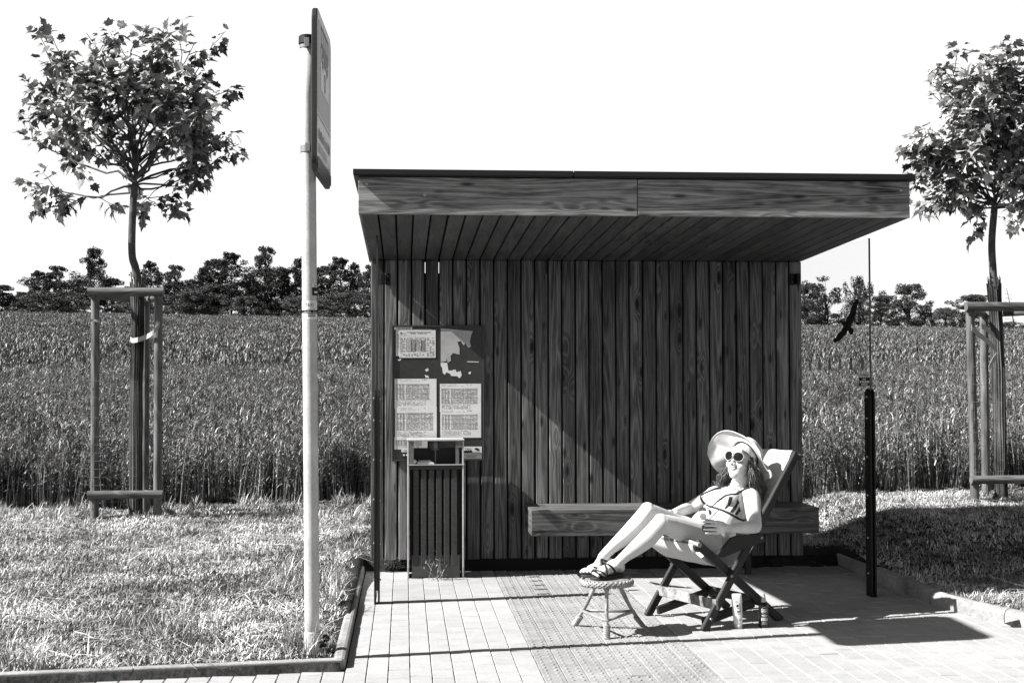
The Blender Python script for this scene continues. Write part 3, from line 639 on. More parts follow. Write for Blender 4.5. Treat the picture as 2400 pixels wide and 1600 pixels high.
# ------------------------------------------------------------------ litter bin
BLK = mat('bin_slat', .05, .55, .3, noise=[(3., .7, 1.3), (90., .7, 1.6)]); LGT = mat('bin_steel', .62, .45, .5, noise=[(5., .85, 1.12), (70., .9, 1.1)], metal=.2); LIN = mat('bin_liner', .17, .5, .4, noise=[(5., .8, 1.2)])
bn = thing('litter_bin', 'slatted dark litter bin with pale steel sides and a small hood', 'litter bin', (.22, 10.0, 0))
X0, X1, Y0, Y1 = .022, .425, 9.88, 10.16; HB, HT = .805, .985
b = MB()
for xa, xb in ((X0, X0+.012), (X1-.012, X1)):
    out = [(Y0, .075), (Y0+.035, -.002), (Y1, -.002), (Y1, HT-.013), (Y0+.002, HT-.013), (Y0+.002, HB+.004), (Y0, HB)]
    b.poly([(xa, y, z) for y, z in out], xb-xa, (1, 0, 0))
b.build('side_panel', LGT, bn, bevel=.0015)
b = MB(); b.box(X0+.03, X1-.03, Y0+.032, Y1-.02, -.002, .16); b.build('plinth', LIN, bn, bevel=.004)
b = MB(); b.box(X0+.02, X1-.02, Y0+.045, Y1-.01, .161, HB-.01); b.build('inner_box', flat('bin_inner', .012, .8), bn)
b = MB(); n_ = 6; sw = .0395; gp_ = .0545; xs = X0+.042
for k in range(n_): b.box(xs+k*gp_, xs+k*gp_+sw, Y0+.012, Y0+.030, .085, HB-.035)
b.build('slat_panel', BLK, bn, bevel=.003)
b = MB(); b.box(X0+.013, X1-.013, Y0+.0, Y0+.03, HB-.032, HB-.006); b.build('top_rail', flat('bin_rail', .03, .5), bn)
b = MB(); b.box(X0-.002, X1+.002, Y0-.004, Y0+.004, HB-.004, HB+.003); b.build('rim', LGT, bn)
b = MB(); b.box(X0-.004, X1+.004, Y0-.006, Y1+.002, HT-.012, HT); b.build('hood', LGT, bn, bevel=.003)
b = MB(); b.box(X0+.013, X0+.045, Y0+.003, Y0+.007, HB+.004, HT-.013); b.box(X1-.06, X1-.035, Y0+.003, Y0+.007, HB+.004, HT-.013); b.box(X1-.06, X1-.014, Y0+.0005, Y0+.0025, HT-.06, HT-.014); b.build_each('hood_strut', LIN, bn)
b = MB(); b.box(X0+.0135, X1-.0135, Y1-.08, Y1-.07, HB-.005, HT-.07); b.build('back_plate', flat('bin_back', .03, .5), bn)
xm = (X0+X1)/2
b = MB(); b.lathe([(.034, 0), (.034, .006), (.026, .01), (.024, .055), (.03, .06), (.03, .064)], (xm, Y0+.1, HT-.078), n=14); b.tube([(xm, Y0+.1, HT-.08), (xm, Y0+.1, HB+.0)], .006, 8); b.build('ashtray', flat('ash_steel', .2, .35, .5, .6), bn, smooth=False)
b = MB(); b.poly([(X0+.07, Y0+.02, HB+.006), (X0+.19, Y0+.02, HB+.002), (X0+.16, Y0+.05, HB+.02), (X0+.08, Y0+.06, HB+.018)], .01, (0, 0, 1)); b.ell((X0+.045, Y0+.03, HB+.02), ((.022, 0, 0), (0, .02, 0), (0, 0, .018)), 8, 6)
tag(b.build('paper_litter', PAPER), 'crumpled white paper scraps lying on the rim of the litter bin', 'litter')

# ------------------------------------------------------------------ bus stop sign
XP, YP, RP = float(ony(732, 1525, 7.07)[0]), 7.07, .0375
sg = thing('bus_stop_sign', 'tall galvanised bus stop pole with a rectangular sign seen nearly edge on', 'bus stop sign', (XP, YP, 0))
xt = float(ony(721, 95, YP)[0]); zt = float(ony(721, 100, YP)[2])
def pole_at(z): return V(XP+(xt-XP)*z/zt, YP, z)
b = MB(); b.tube([pole_at(z) for z in np.linspace(-.05, zt, 12)], RP, 28, seed=1); pole = b.build('pole', STEEL, sg, smooth=True)
b = MB(); q0, q1 = pole_at(zt-.012), pole_at(zt+.032); b.lathe([(RP+.007, 0), (RP+.009, .004), (RP+.008, .04), (RP, .047), (.001, .049)], q0, q1-q0, 20); b.build('cap', BLACK, sg)
b = MB(); b.lathe([(RP+.004, -.05), (RP+.0045, .135), (RP+.001, .138)], pole_at(.0), (0, 0, 1), 28); b.build('ground_sleeve', STEEL, sg, smooth=False)
b = MB(); c_ = pole_at(.07); b.tube([c_+V(.03, -.01, 0), c_+V(.075, -.02, .01)], .016, 10); b.lathe([(.02, 0), (.02, .012), (.012, .016)], c_+V(.066, -.012, .032), (.6, -.6, .5), 10); b.build('clamp_bolt', flat('bolt_dark', .03, .35, .5, .6), sg)
# panel: runs in depth past the pole, face to the right
pn, pf = ony(742, 200, 6.72), ony(775.5, 250, 7.45)
xd = V(pf[0]-pn[0], pf[1]-pn[1], 0); Wp = np.linalg.norm(xd); xd /= Wp; nrm = V(xd[1], -xd[0], 0)      # normal to the right
zn1, zn0 = float(ony(742, 9, 6.72)[2]), float(ony(742, 392, 6.72)[2]); zf1, zf0 = float(ony(776, 100, 7.45)[2]), float(ony(776, 428, 7.45)[2])
O = V(pn[0], pn[1], 0); z1_, z0_ = (zn1+zf1)/2, (zn0+zf0)/2-.03; Hp = z1_-z0_
O[2] = z0_
def P2(u, v, l=0): return O+xd*u+V(0, 0, v)+nrm*l
def rrect(u0, v0, u1, v1, r_, n=6):
    q = []
    for cu, cv, a0 in ((u1-r_, v0+r_, -90), (u1-r_, v1-r_, 0), (u0+r_, v1-r_, 90), (u0+r_, v0+r_, 180)):
        q += [(cu+r_*math.cos(R(a0+90*k/n)), cv+r_*math.sin(R(a0+90*k/n))) for k in range(n+1)]
    return q
SGREY = flat('sign_grey', .16, .4, .4); SWHT = flat('sign_white', .68, .4, .4)
th = .026
b = MB(); b.poly([P2(u, v, -th) for u, v in rrect(0, 0, Wp, Hp, .07)], th, nrm); panel = b.build('sign_panel', mat('sign_rim', .03, .4, .4, noise=[(8., .7, 1.3)]), sg, bevel=.004)
b = MB(); b.poly([P2(u, v, .0005) for u, v in rrect(.022, .02, Wp-.015, Hp-.015, .055)], .001, nrm, 0)
zs = Hp*.335
b.poly([P2(u, v, .0018) for u, v in rrect(.05, zs+.03, Wp-.045, Hp-.05, .03)], .0006, nrm, 1)          # grey field
b.poly([P2(u, v, .003) for u, v in ((.155, zs+.16), (Wp-.15, zs+.16), (Wp-.15, Hp-.17), (.155, Hp-.17))], .0006, nrm, 0)
def sr(u0, v0, u1, v1, m=2, l=.004): b.quad(P2(u0, v0, l), P2(u1, v0, l), P2(u1, v1, l), P2(u0, v1, l), m)
um = Wp/2; vb = zs+.30
sr(um-.17, vb, um+.17, vb+.10); sr(um-.17, vb+.10, um-.16, vb+.17); sr(um+.16, vb+.10, um+.17, vb+.17); sr(um-.06, vb+.10, um-.05, vb+.17); sr(um+.05, vb+.1, um+.06, vb+.17); sr(um-.17, vb+.17, um+.17, vb+.182)
def disc(u, v, r_, m, l, r0=0): 
    q = [(math.cos(t), math.sin(t)) for t in np.linspace(0, 6.283, 21)]
    for k in range(20): b.add([P2(u+q[k][0]*r0, v+q[k][1]*r0, l), P2(u+q[k][0]*r_, v+q[k][1]*r_, l), P2(u+q[k+1][0]*r_, v+q[k+1][1]*r_, l), P2(u+q[k+1][0]*r0, v+q[k+1][1]*r0, l)], [(0, 1, 2, 3)], None, m)
for du in (-.1, .1): disc(um+du, vb+.0, .035, 0, .0046); disc(um+du, vb, .024, 2, .0052)
disc(um, zs+.225, .05, 2, .004, .032); sr(um-.006, zs+.2, um+.006, zs+.25)
sr(.04, zs+.008, Wp-.03, zs+.014, 1)
rq = random.Random(4); uu = .05
while uu < Wp-.08:
    lw = rq.uniform(.008, .02); hh = rq.choice((.04, .04, .055, .07)); sr(uu, zs-.10, uu+lw, zs-.10+hh); uu += lw+rq.choice((.005, .005, .006, .022))
for k in range(13): sr(.09+k*.032, zs-.165, .112+k*.032, zs-.12, 1)
sr(.08, zs-.19, Wp-.1, zs-.187, 2); sr(Wp-.14, zs-.23, Wp-.132, zs-.13, 2)
sr(.03, .02, Wp-.02, .075, 2, .0042)
b.build('sign_face', [SWHT, SGREY, flat('sign_ink', .035, .5)], panel)
for px, py in ((721, 106), (722, 350)):
    z_ = float(ony(px, py, YP)[2]); c_ = pole_at(z_); mid = P2(um, z_-z0_, -th)
    b = MB(); b.lathe([(RP+.001, -.018), (RP+.004, -.018), (RP+.004, .018), (RP+.001, .018)], c_, (0, 0, 1), 24)
    b.box(c_[0]-.012, c_[0]+.012, c_[1]-RP-.035, c_[1]-RP-.004, z_-.02, z_+.022)
    b.beam(c_+V(RP*.6, -.0, .0), P2(um, z_-z0_, -th-.001), .05, .035, (0, 0, 1)); b.build('sign_clamp', flat('clamp_alu', .45, .35, .5, .6), sg, bevel=.001)
# wrapped stickers
def wrap(z0, z1, a0, a1, mats, fn, name):
    a = MB(); fn(a, z0, z1, a0, a1); return a.build(name, mats, pole)
def cyl(a, z0, z1, a0, a1, l, m):
    n = max(2, int((a1-a0)/.12)); vs = []
    for k in range(n+1):
        t = a0+(a1-a0)*k/n
        for z in (z0, z1): c_ = pole_at(z); vs.append(c_+V(math.cos(t), math.sin(t), 0)*(RP+l))
    a.add(vs, [(2*k, 2*k+2, 2*k+3, 2*k+1) for k in range(n)], None, m)
def ctext(a, s, z0, z1, a0, a1, l, m):
    vs, fs = text_geo(s); lo = vs.min(0); hi = vs.max(0); q = (vs[:, :2]-lo[:2])/(hi[:2]-lo[:2])
    out = []
    for u, v in q:
        t = a0+(a1-a0)*u; z = z0+(z1-z0)*v; out.append(pole_at(z)+V(math.cos(t), math.sin(t), 0)*(RP+l))
    a.add(out, fs, None, m)
zz = lambda py: float(ony(730, py, 7.035)[2])
def st1(a, z0, z1, a0, a1):
    cyl(a, z0, z1, a0, a1, .0008, 0); H = z1-z0
    ctext(a, 'TAXI', z0+H*.67, z0+H*.86, -2.15, -1.0, .0018, 1); ctext(a, 'Český ráj', z0+H*.53, z0+H*.64, -2.3, -.75, .0018, 2)
    cyl(a, z0+H*.33, z0+H*.5, a0, a1, .0014, 1); ctext(a, 'mobil:  724', z0+H*.37, z0+H*.44, -2.2, -.5, .0022, 0)
    for v in (.24, .14): cyl(a, z0+H*v, z0+H*(v+.05), -1.8, -.7, .0014, 1)
wrap(zz(748), zz(704), -3.3, -.2, [WHITE, INK, GREYP], st1, 'taxi_sticker')
def st2(a, z0, z1, a0, a1):
    cyl(a, z0, z1, a0, a1, .0008, 0); H = z1-z0; cyl(a, z0, z0+H*.68, a0, a1, .0014, 1); ctext(a, 'TAXI HELENA', z0+H*.74, z0+H*.92, a0+.25, a1-.1, .0018, 1)
    cyl(a, z0+H*.2, z0+H*.36, a0+.3, a1-.2, .002, 0)
wrap(zz(692), zz(664), -1.15, .5, [WHITE, INK], st2, 'taxi_sticker')

# ------------------------------------------------------------------ young trees with stake frames
D2 = 2400/2352
LEAF = leafmat('maple_leaf', .025, 1.0, .4, .5, .06, g=1.8); BARK = mat('young_bark', .11, .8, .2, noise=[(9., .6, 1.4), (50., .75, 1.25)], bump=(60, .5, .004))
REED = leafmat('reed_mat', .03, .30, .8, .1); STAKE = wood('stake_wood', .03, .34, along=1.2, across=6, rings=18, knots=.5, plank=.15, ringw=.15)
STRAP = flat('strap', .5, .8); WIRE = flat('wire', .3, .4, .5)
LOBE = [(0, 0), (.16, -.06), (.34, .06), (.30, .2), (.5, .34), (.33, .42), (.36, .6), (.18, .58), (0, 1.0)]
LOBE = LOBE+[(-x, y) for x, y in LOBE[-2:0:-1]]
def leaf(mb, p, d, up, sz, fold, droop, seed):
    d = V(*d); d /= np.linalg.norm(d); s_ = np.cross(d, up); s_ /= np.linalg.norm(s_)+1e-9; u = np.cross(s_, d)
    vs = [p+sz*(d*y+s_*x+u*(abs(x)*fold-droop*y*y)) for x, y in LOBE]
    k = len(LOBE); vs.append(p+sz*(d*.42-u*droop*.17)); gcs = [(0, 0, seed)]*(k+1)
    mb.add(vs, [(k, i, (i+1) % k) for i in range(k)], gcs)
def bend(a, b, up, n=7, j=.02):
    a, b = V(*a), V(*b); m = (a+b)/2+V(0, 0, up)*np.linalg.norm(b-a); t = np.linspace(0, 1, n)[:, None]
    P = (1-t)**2*a+2*t*(1-t)*m+t*t*b; P[1:-1] += RNG.normal(0, j*np.linalg.norm(b-a), (n-2, 3))*[1, 1, .6]; return P
def young_tree(label, trunk, rad, Yb, tips, scale, extra, seed, leafsz, group, shr=.93, xmin=-999, ymin=30):
    def okp(p): d = p-CAM; q = d@FW; return 1200+CF*(d@RT)/q > xmin and 800-CF*(d@UP)/q > ymin
    rng = random.Random(seed)
    at = lambda x, y, dy=0.: ony(x*D2, y*D2, Yb+dy)
    T = [at(*p) for p in trunk]; T[0][2] = float(gz(T[0][0], Yb))-.05
    th = thing('young_tree', label, 'tree', (T[0][0], Yb, T[0][2]+.05), group)
    b = MB(); b.tube(cat_rom(T, 5), np.interp(np.linspace(0, 1, (len(T)-1)*5+1), np.linspace(0, 1, len(T)), rad), 14, seed=1)
    b.build('trunk', BARK, th, smooth=True)
    F = T[-1]; bb = MB(); lf = MB()
    def leaves_on(P, t0, n):
        for _ in range(n):
            t = t0+(1-t0)*rng.random()**.8; i = t*(len(P)-1); k = min(int(i), len(P)-2); p = P[k]+(P[k+1]-P[k])*(i-k); dr = P[k+1]-P[k]; dr /= np.linalg.norm(dr)
            d = dr*.5+V(rng.gauss(0, .8), rng.gauss(0, .8), rng.gauss(-.15, .55)); d /= np.linalg.norm(d)
            up = V(rng.gauss(-.35, .5), rng.gauss(-.25, .5), 1.)
            pet = p+d*leafsz*rng.uniform(.3, .8)
            if not okp(pet+d*leafsz*.8): continue
            leaf(lf, pet, d+V(0, 0, -.25), up, leafsz*rng.uniform(.5, 1.35), rng.uniform(.0, .45), rng.uniform(.0, .5), rng.random()*100)
    for (x, y, up, n) in tips:
        dy = rng.uniform(-.75, .75)*scale*(1-.4*abs(up)); x = trunk[-1][0]+(x-trunk[-1][0])*shr; y = trunk[-1][1]+(y-trunk[-1][1])*(shr+.03); e = at(x, y); e = e+V(0, dy, 0)
        # keep the apparent place: move along the sight line
        dv = e-CAM; tdir = at(x, y)-CAM; e = CAM+tdir*(dv[1]/tdir[1])
        ld = F+V(0, 0, -.03)+(V(F[0], F[1], e[2])-F)*max(0, rng.uniform(-.1, .32))*(1 if e[2] > F[2] else 0); P = bend(ld, e, up, 8, .035); L_ = np.linalg.norm(e-F)
        bb.tube(P, np.linspace(.0125*scale, .003, 8)*min(1, L_/1.1+.3), 6, cap=False)
        leaves_on(P, .55, int(n*.7))
        for k in range(max(3, n//4)):
            t = rng.uniform(.42, .98); i = t*7; q = int(min(i, 6)); p = P[q]+(P[q+1]-P[q])*(i-q); dr = e-F; dr /= np.linalg.norm(dr)
            d = dr*.6+V(rng.gauss(0, .7), rng.gauss(0, .8), rng.gauss(.15, .5)); d /= np.linalg.norm(d); ln = rng.uniform(.18, .45)*scale
            Q = bend(p, p+d*ln, .08, 5)
            if not okp(Q[-1]): continue
            bb.tube(Q, np.linspace(.005, .002, 5), 5, cap=False); leaves_on(Q, .25, extra)
    bb.build('branches', BARK, th, smooth=True); lf.build('crown', LEAF, th)
    return th, T
# tips: photo place of each bough end, upward bow, leaf count
LT = [(190,62,.12,26),(238,112,.1,26),(128,112,.1,24),(72,128,.08,20),(95,175,.05,22),(52,232,.02,18),(85,300,-.02,20),(35,308,-.05,14),(130,250,.05,24),(150,170,.08,26),(170,330,-.05,18),(70,442,-.15,16),(120,455,-.16,10),(205,180,.1,26),(225,245,.08,24),
      (300,100,.05,24),(340,120,.03,22),(300,175,.05,24),(285,240,.06,18),(400,72,.02,22),(455,90,.04,24),(490,110,.06,20),(420,140,.04,26),(370,190,.03,24),(470,180,.08,26),(525,205,.1,18),(440,230,.08,26),(500,265,.06,18),(400,270,.06,20),(510,325,.02,24),(560,325,.0,16),(470,300,.05,20),(485,400,-.06,16),(440,425,-.08,12),(460,360,-.02,14),(375,482,-.1,14),(345,330,.05,10),(240,340,.02,10)]
TGRP = 'young staked trees by the bus stop'
tL, TLp = young_tree('young maple with a wide airy crown standing left of the bus stop sign', [(312,1168),(312,900),(319,690),(312,620),(304,590),(303,540),(307,450),(311,418)], [.045,.043,.04,.036,.034,.034,.033,.03], 13.0, LT, 1., 14, 5, .092, TGRP)
RTIPS = [(2300,80,.05,26),(2250,110,.08,26),(2180,150,.1,26),(2230,180,.08,26),(2130,205,.1,24),(2170,250,.08,26),(2118,290,.06,24),(2100,335,.02,22),(2120,360,.0,24),(2105,375,-.05,20),(2180,330,.03,24),(2230,270,.06,26),(2280,190,.04,26),(2320,140,.03,26),(2370,120,.06,24),(2420,160,.08,24),(2460,230,.08,24),(2340,230,.04,26),(2390,260,.06,26),(2480,310,.05,24),(2430,330,.03,24),(2500,380,-.02,22),(2300,300,.05,22),(2360,330,.05,18),(2200,400,-.06,20),(2150,420,-.1,18),(2150,462,-.12,18),(2205,468,-.12,16),(2175,450,-.1,14),(2320,440,-.1,10),(2345,462,-.12,12),(2430,430,-.08,18),(2250,350,.03,20),(2160,300,.06,22),(2210,220,.06,22)]
YR = 11.9
tR, TRp = young_tree('young maple with a dense oval crown standing right of the bus shelter', [(2300,1158),(2296,1000),(2292,800),(2282,640),(2278,560),(2283,490),(2285,470)], [.043,.041,.038,.033,.031,.03,.028], YR, RTIPS, .86, 17, 12, .092, TGRP, .93, 2090, 70)
def reed_wrap(T, Yb, ztop, rad, parent, seed):
    rng = random.Random(seed); b = MB(); Tp = np.array(T); o = np.argsort(Tp[:, 2]); zs_ = Tp[o, 2]
    for k in range(64):
        t = 6.283*k/64; rr = rad*rng.uniform(.85, 1.12); zt_ = ztop+rng.gauss(0, .05); zb_ = zs_[0]+.04
        P = [];
        for z in np.linspace(zb_, zt_, 6):
            c_ = V(np.interp(z, zs_, Tp[o, 0]), Yb, z); P.append(c_+V(math.cos(t), math.sin(t), 0)*rr*(1+.25*(z > zt_-.3)*(z-zt_+.3)/.3*rng.random())+V(rng.gauss(0, .003), 0, 0))
        b.tube(P, rng.uniform(.003, .0055), 5, seed=rng.random()*100)
    b.build('trunk_wrap', REED, parent)
reed_wrap(TLp, 13.0, float(ony(0, 655*D2, 13.0)[2]), .052, tL, 2)
reed_wrap(TRp, YR, float(ony(2300, 660*D2, YR)[2]), .046, tR, 3)
def stake_frame(label, posts, ztop, zrail, over, Yb, strap_z, wires, group):
    base = np.mean([p[:2] for p in posts], 0); f = thing('stake_frame', label, 'tree stake', (base[0], base[1], float(gz(*base))), group)
    for p in posts:
        g = float(gz(p[0], p[1])); b = MB(); b.tube([V(p[0], p[1], g-.1), V(p[0]+p[2]*.5, p[1], (g+ztop)/2), V(p[0]+p[2], p[1], ztop)], .038, 16); b.build('post', STAKE, f, smooth=False)
    A, B, C_ = [V(p[0]+p[2], p[1], 0) for p in posts]; A0, B0, C0 = [V(p[0], p[1], 0) for p in posts]
    for z, (a, b_, c_), r_ in ((ztop+.005, (A, B, C_), .04), (zrail, (A0, B0, C0), .036)):
        for i, (p, q) in enumerate(((a, b_), (a, c_), (b_, c_))):
            d = q-p; d /= np.linalg.norm(d); b = MB(); off = V(0, -.045, 0) if i == 0 else V(0, 0, -.035)
            b.tube([p-d*over+off+V(0, 0, z), q+d*over*(1.0 if i == 0 else .2)+off+V(0, 0, z)], r_ if i == 0 else r_*.75, 16); b.build('rail', STAKE, f)
    return f, (A, B, C_)
pL = lambda x, y, Yp: ony(x*D2, y*D2, Yp)
a, c2, a_t, c_t = pL(218, 1150, 12.72), pL(362, 1150, 12.72), pL(219, 672, 12.72), pL(364, 676, 12.72)
SG = 'wooden stake frames round the young trees'
fL, topL = stake_frame('wooden stake frame with round top rail around the left young tree', [(a[0], 12.72, a_t[0]-a[0]), (c2[0], 12.72, c_t[0]-c2[0]), (pL(334, 900, 13.35)[0], 13.35, 0)], float(a_t[2]), float(pL(290, 1134, 12.72)[2]), .055, 13.0, 0, 0, SG)
a, a_t = pL(2240, 1160, 11.6), pL(2228, 706, 11.6); B_ = pL(2400, 706, 11.6)
fR, topR = stake_frame('wooden stake frame cut by the photo edge around the right young tree', [(a[0], 11.6, a_t[0]-a[0]), (B_[0], 11.6, 0), (pL(2262, 900, 12.2)[0], 12.2, 0)], float(a_t[2]), float(pL(2300, 1100, 11.6)[2]), .055, YR, 0, 0, SG)
# wire guard and pale tie straps
def wires(f, post, r_, zs_, arc, seed):
    b = MB(); rng = random.Random(seed)
    for z in zs_:
        P = [V(post[0]-.12*arc, post[1]-.05, z+.01), V(post[0]-.03, post[1]-.055, z), V(post[0]+.05, post[1]-.05, z-.004), V(post[0]+.18*arc, post[1]+.03, z-.012), V(post[0]+.33*arc, post[1]+.14, z-.01+rng.gauss(0, .01))]
        b.tube(cat_rom(P, 4), .0016, 5)
    for k in range(5):
        x = post[0]-.1+k*.11; b.tube([V(x, post[1]-.05+.05*k, zs_[0]), V(x+.004, post[1]-.05+.05*k, zs_[-1])], .0009, 4)
    b.build('wire_guard', WIRE, f)
g = float(gz(-3., 12.7))
pa = pL(218, 1000, 12.72); wires(fL, pa, .04, np.concatenate([np.linspace(g+.17, g+.75, 9), [g+.92, g+1.1, g+1.25]]), 1, 4)
pa = pL(2236, 1000, 11.6); wires(fR, pa, .04, np.concatenate([np.linspace(g+.45, g+.9, 5), [g+1.05, g+1.2, g+1.35]]), 1, 6)
def strap(f, pts, wd):
    P = cat_rom(pts, 5); b = MB(); vs = []
    for p in P: vs += [p-V(0, 0, wd/2), p+V(0, 0, wd/2)]
    b.add(vs, [(2*i, 2*i+2, 2*i+3, 2*i+1) for i in range(len(P)-1)]); o = b.build('tie_strap', STRAP, f); m = o.modifiers.new('thick', 'SOLIDIFY'); m.thickness = .003
strap(fL, [pL(353, 750, 12.68)+V(.05, 0, .02), pL(350, 765, 12.66), pL(330, 776, 12.75), pL(306, 782, 12.88), pL(300, 778, 12.93)], .045)
strap(fL, [pL(205, 736, 12.66), pL(214, 735, 12.665), pL(226, 738, 12.668), pL(232, 742, 12.7)], .022)
strap(fL, [pL(237, 775, 12.69), pL(240, 786, 12.68), pL(241, 796, 12.69)], .03)
strap(fR, [pL(2232, 752, 11.54), pL(2248, 768, 11.6), pL(2262, 778, 11.7), pL(2288, 802, 11.82)], .05)
strap(fR, [pL(2255, 748, 11.6), pL(2268, 756, 11.7), pL(2284, 772, 11.82)], .045)
strap(fR, [pL(2290, 815, 11.82), pL(2280, 828, 11.78), pL(2271, 846, 11.76)], .05)

# ------------------------------------------------------------------ trees beyond the field
PINE = leafmat('pine_needles', .008, .075, .7, .2); BROAD = leafmat('far_leaves', .01, .13, .6, .2); PALE = leafmat('pale_bush_leaves', .02, .2, .6, .2)
DBARK = flat('far_bark', .03, .9)
def tuft(mb, c, r3, n, sz, rng):
    P = rng.normal(0, 1, (n, 3)); P /= np.linalg.norm(P, axis=1)[:, None]+1e-9; P *= rng.uniform(.25, 1, (n, 1))**.6*np.array(r3); P += c
    A = rng.normal(0, 1, (n, 3)); A /= np.linalg.norm(A, axis=1)[:, None]; B = np.cross(A, rng.normal(0, 1, (n, 3))); B /= np.linalg.norm(B, axis=1)[:, None]
    s_ = sz*rng.uniform(.5, 1.3, (n, 1)); vs = np.stack([P-A*s_, P+B*s_*.6, P+A*s_, P-B*s_*.6], 1).reshape(-1, 3)
    sd = np.repeat(rng.uniform(0, 60, n), 4); mb.add(vs, [(4*i, 4*i+1, 4*i+2, 4*i+3) for i in range(n)], np.stack([sd*0, sd*0, sd], 1))
def pine_mesh(seed, slim, bare):
    rng = np.random.default_rng(seed); t, c = MB(), MB(); ln = rng.normal(0, .02, 2)
    t.tube([V(0, 0, -.15), V(ln[0]*.5, ln[1]*.5, .4), V(ln[0], ln[1], 1)], [.016, .011, .002], 7)
    z = bare
    while z < .99:
        f = (z-bare)/(1-bare); R_ = slim*max(.1, (1.12-f)**.75*(.55+.6*min(1, f*3)))*rng.uniform(.45, 1.3)
        for k in range(rng.integers(4, 8)):
            a = rng.uniform(0, 6.28); r_ = R_*rng.uniform(.45, 1.1); e = V(r_*math.cos(a)+ln[0]*z, r_*math.sin(a)+ln[1]*z, z+r_*rng.uniform(.0, .45))
            if rng.random() < .6: t.tube([V(ln[0]*z, ln[1]*z, z), e], [.004, .0015], 4, cap=False)
            tuft(c, e, (r_*.3+.018, r_*.3+.018, .02+r_*.14), int(50+r_*420), .0115, rng)
        z += rng.uniform(.028, .05)
    tuft(c, V(ln[0], ln[1], .96), (.03, .03, .05), 90, .012, rng)
    return t, c
def broad_mesh(seed, wide, low, airy, droop=False):
    rng = np.random.default_rng(seed); t, c = MB(), MB(); t.tube([V(0, 0, -.15), V(rng.normal(0, .02), 0, .4), V(rng.normal(0, .03), 0, .7)], [.022, .016, .006], 7)
    n = 120 if not airy else 80
    for k in range(n):
        a = rng.uniform(0, 6.28); h = low+(1-low)*rng.random(); f = (h-low)/(1-low); r_ = wide*math.sqrt(max(.02, 1-((f-.42)/(.6 if f > .42 else .75))**2))*rng.uniform(.15, 1)*(1+.25*math.sin(3*a+seed)); e = V(r_*math.cos(a), r_*math.sin(a), h*.97)
        t.tube([V(0, 0, max(.15, h*.6)), e], [.006, .002], 4, cap=False)
        if droop: tuft(c, e-V(0, 0, .06), (.03, .03, .11), 90, .012, rng)
        else: tuft(c, e, (wide*.15, wide*.15, .05), 150 if not airy else 100, .0125, rng)
    return t, c
def mk(bm):
    t, c = bm; out = []
    for mb, nm in ((t, 'trunk'), (c, 'crown')):
        o = mb.build(nm, DBARK if nm == 'trunk' else PINE); out.append(o.data); bpy.data.objects.remove(o)
    return out
PM = [mk(pine_mesh(100+i, s_, ba)) for i, (s_, ba) in enumerate(((.27, .2), (.34, .3), (.22, .12), (.3, .15), (.38, .25), (.24, .3)))]
BMs = [mk(broad_mesh(200+i, w_, lo, ai)) for i, (w_, lo, ai) in enumerate(((.42, .05, False), (.5, .03, False), (.38, .06, True), (.6, .02, False)))]
BIR = mk(broad_mesh(230, .3, .3, True, True))
for d_ in BMs+[BIR]: d_[1].materials[0] = BROAD
PALEM = [m.copy() for m in (BMs[1][1], BMs[3][1])]
for m in PALEM: m.materials[0] = PALE
def far_tree(px, top, wd, kind, label, Yp, idx):
    q = ony(px*D2, top*D2, Yp); g = float(gz(q[0], Yp)); H = q[2]-g; name = {'p': 'pine_tree', 'b': 'leafy_tree', 'u': 'bush', 'w': 'birch_tree'}[kind]
    th = thing(name, label, {'p': 'tree', 'b': 'tree', 'u': 'bush', 'w': 'tree'}[kind], (q[0], Yp, g), 'trees beyond the crop field')
    ms = PM[idx % 6] if kind == 'p' else (BIR if kind == 'w' else BMs[idx % 4])
    crown = PALEM[idx % 2] if kind == 'u' else ms[1]
    W_ = wd*D2/CF*Yp; ext = np.zeros(len(crown.vertices)*3); crown.vertices.foreach_get('co', ext); ext = ext.reshape(-1, 3); sx = W_/(np.percentile(ext[:, 0], 97)-np.percentile(ext[:, 0], 3))
    for nm, me in (('trunk', ms[0]), ('crown', crown)):
        o = bpy.data.objects.new(nm, me); COL.objects.link(o); o.parent = th
        o.scale = (sx, sx, H) if nm == 'crown' else (min(sx, H), min(sx, H), H); o.rotation_euler = (0, 0, (idx*.0) if nm else 0)
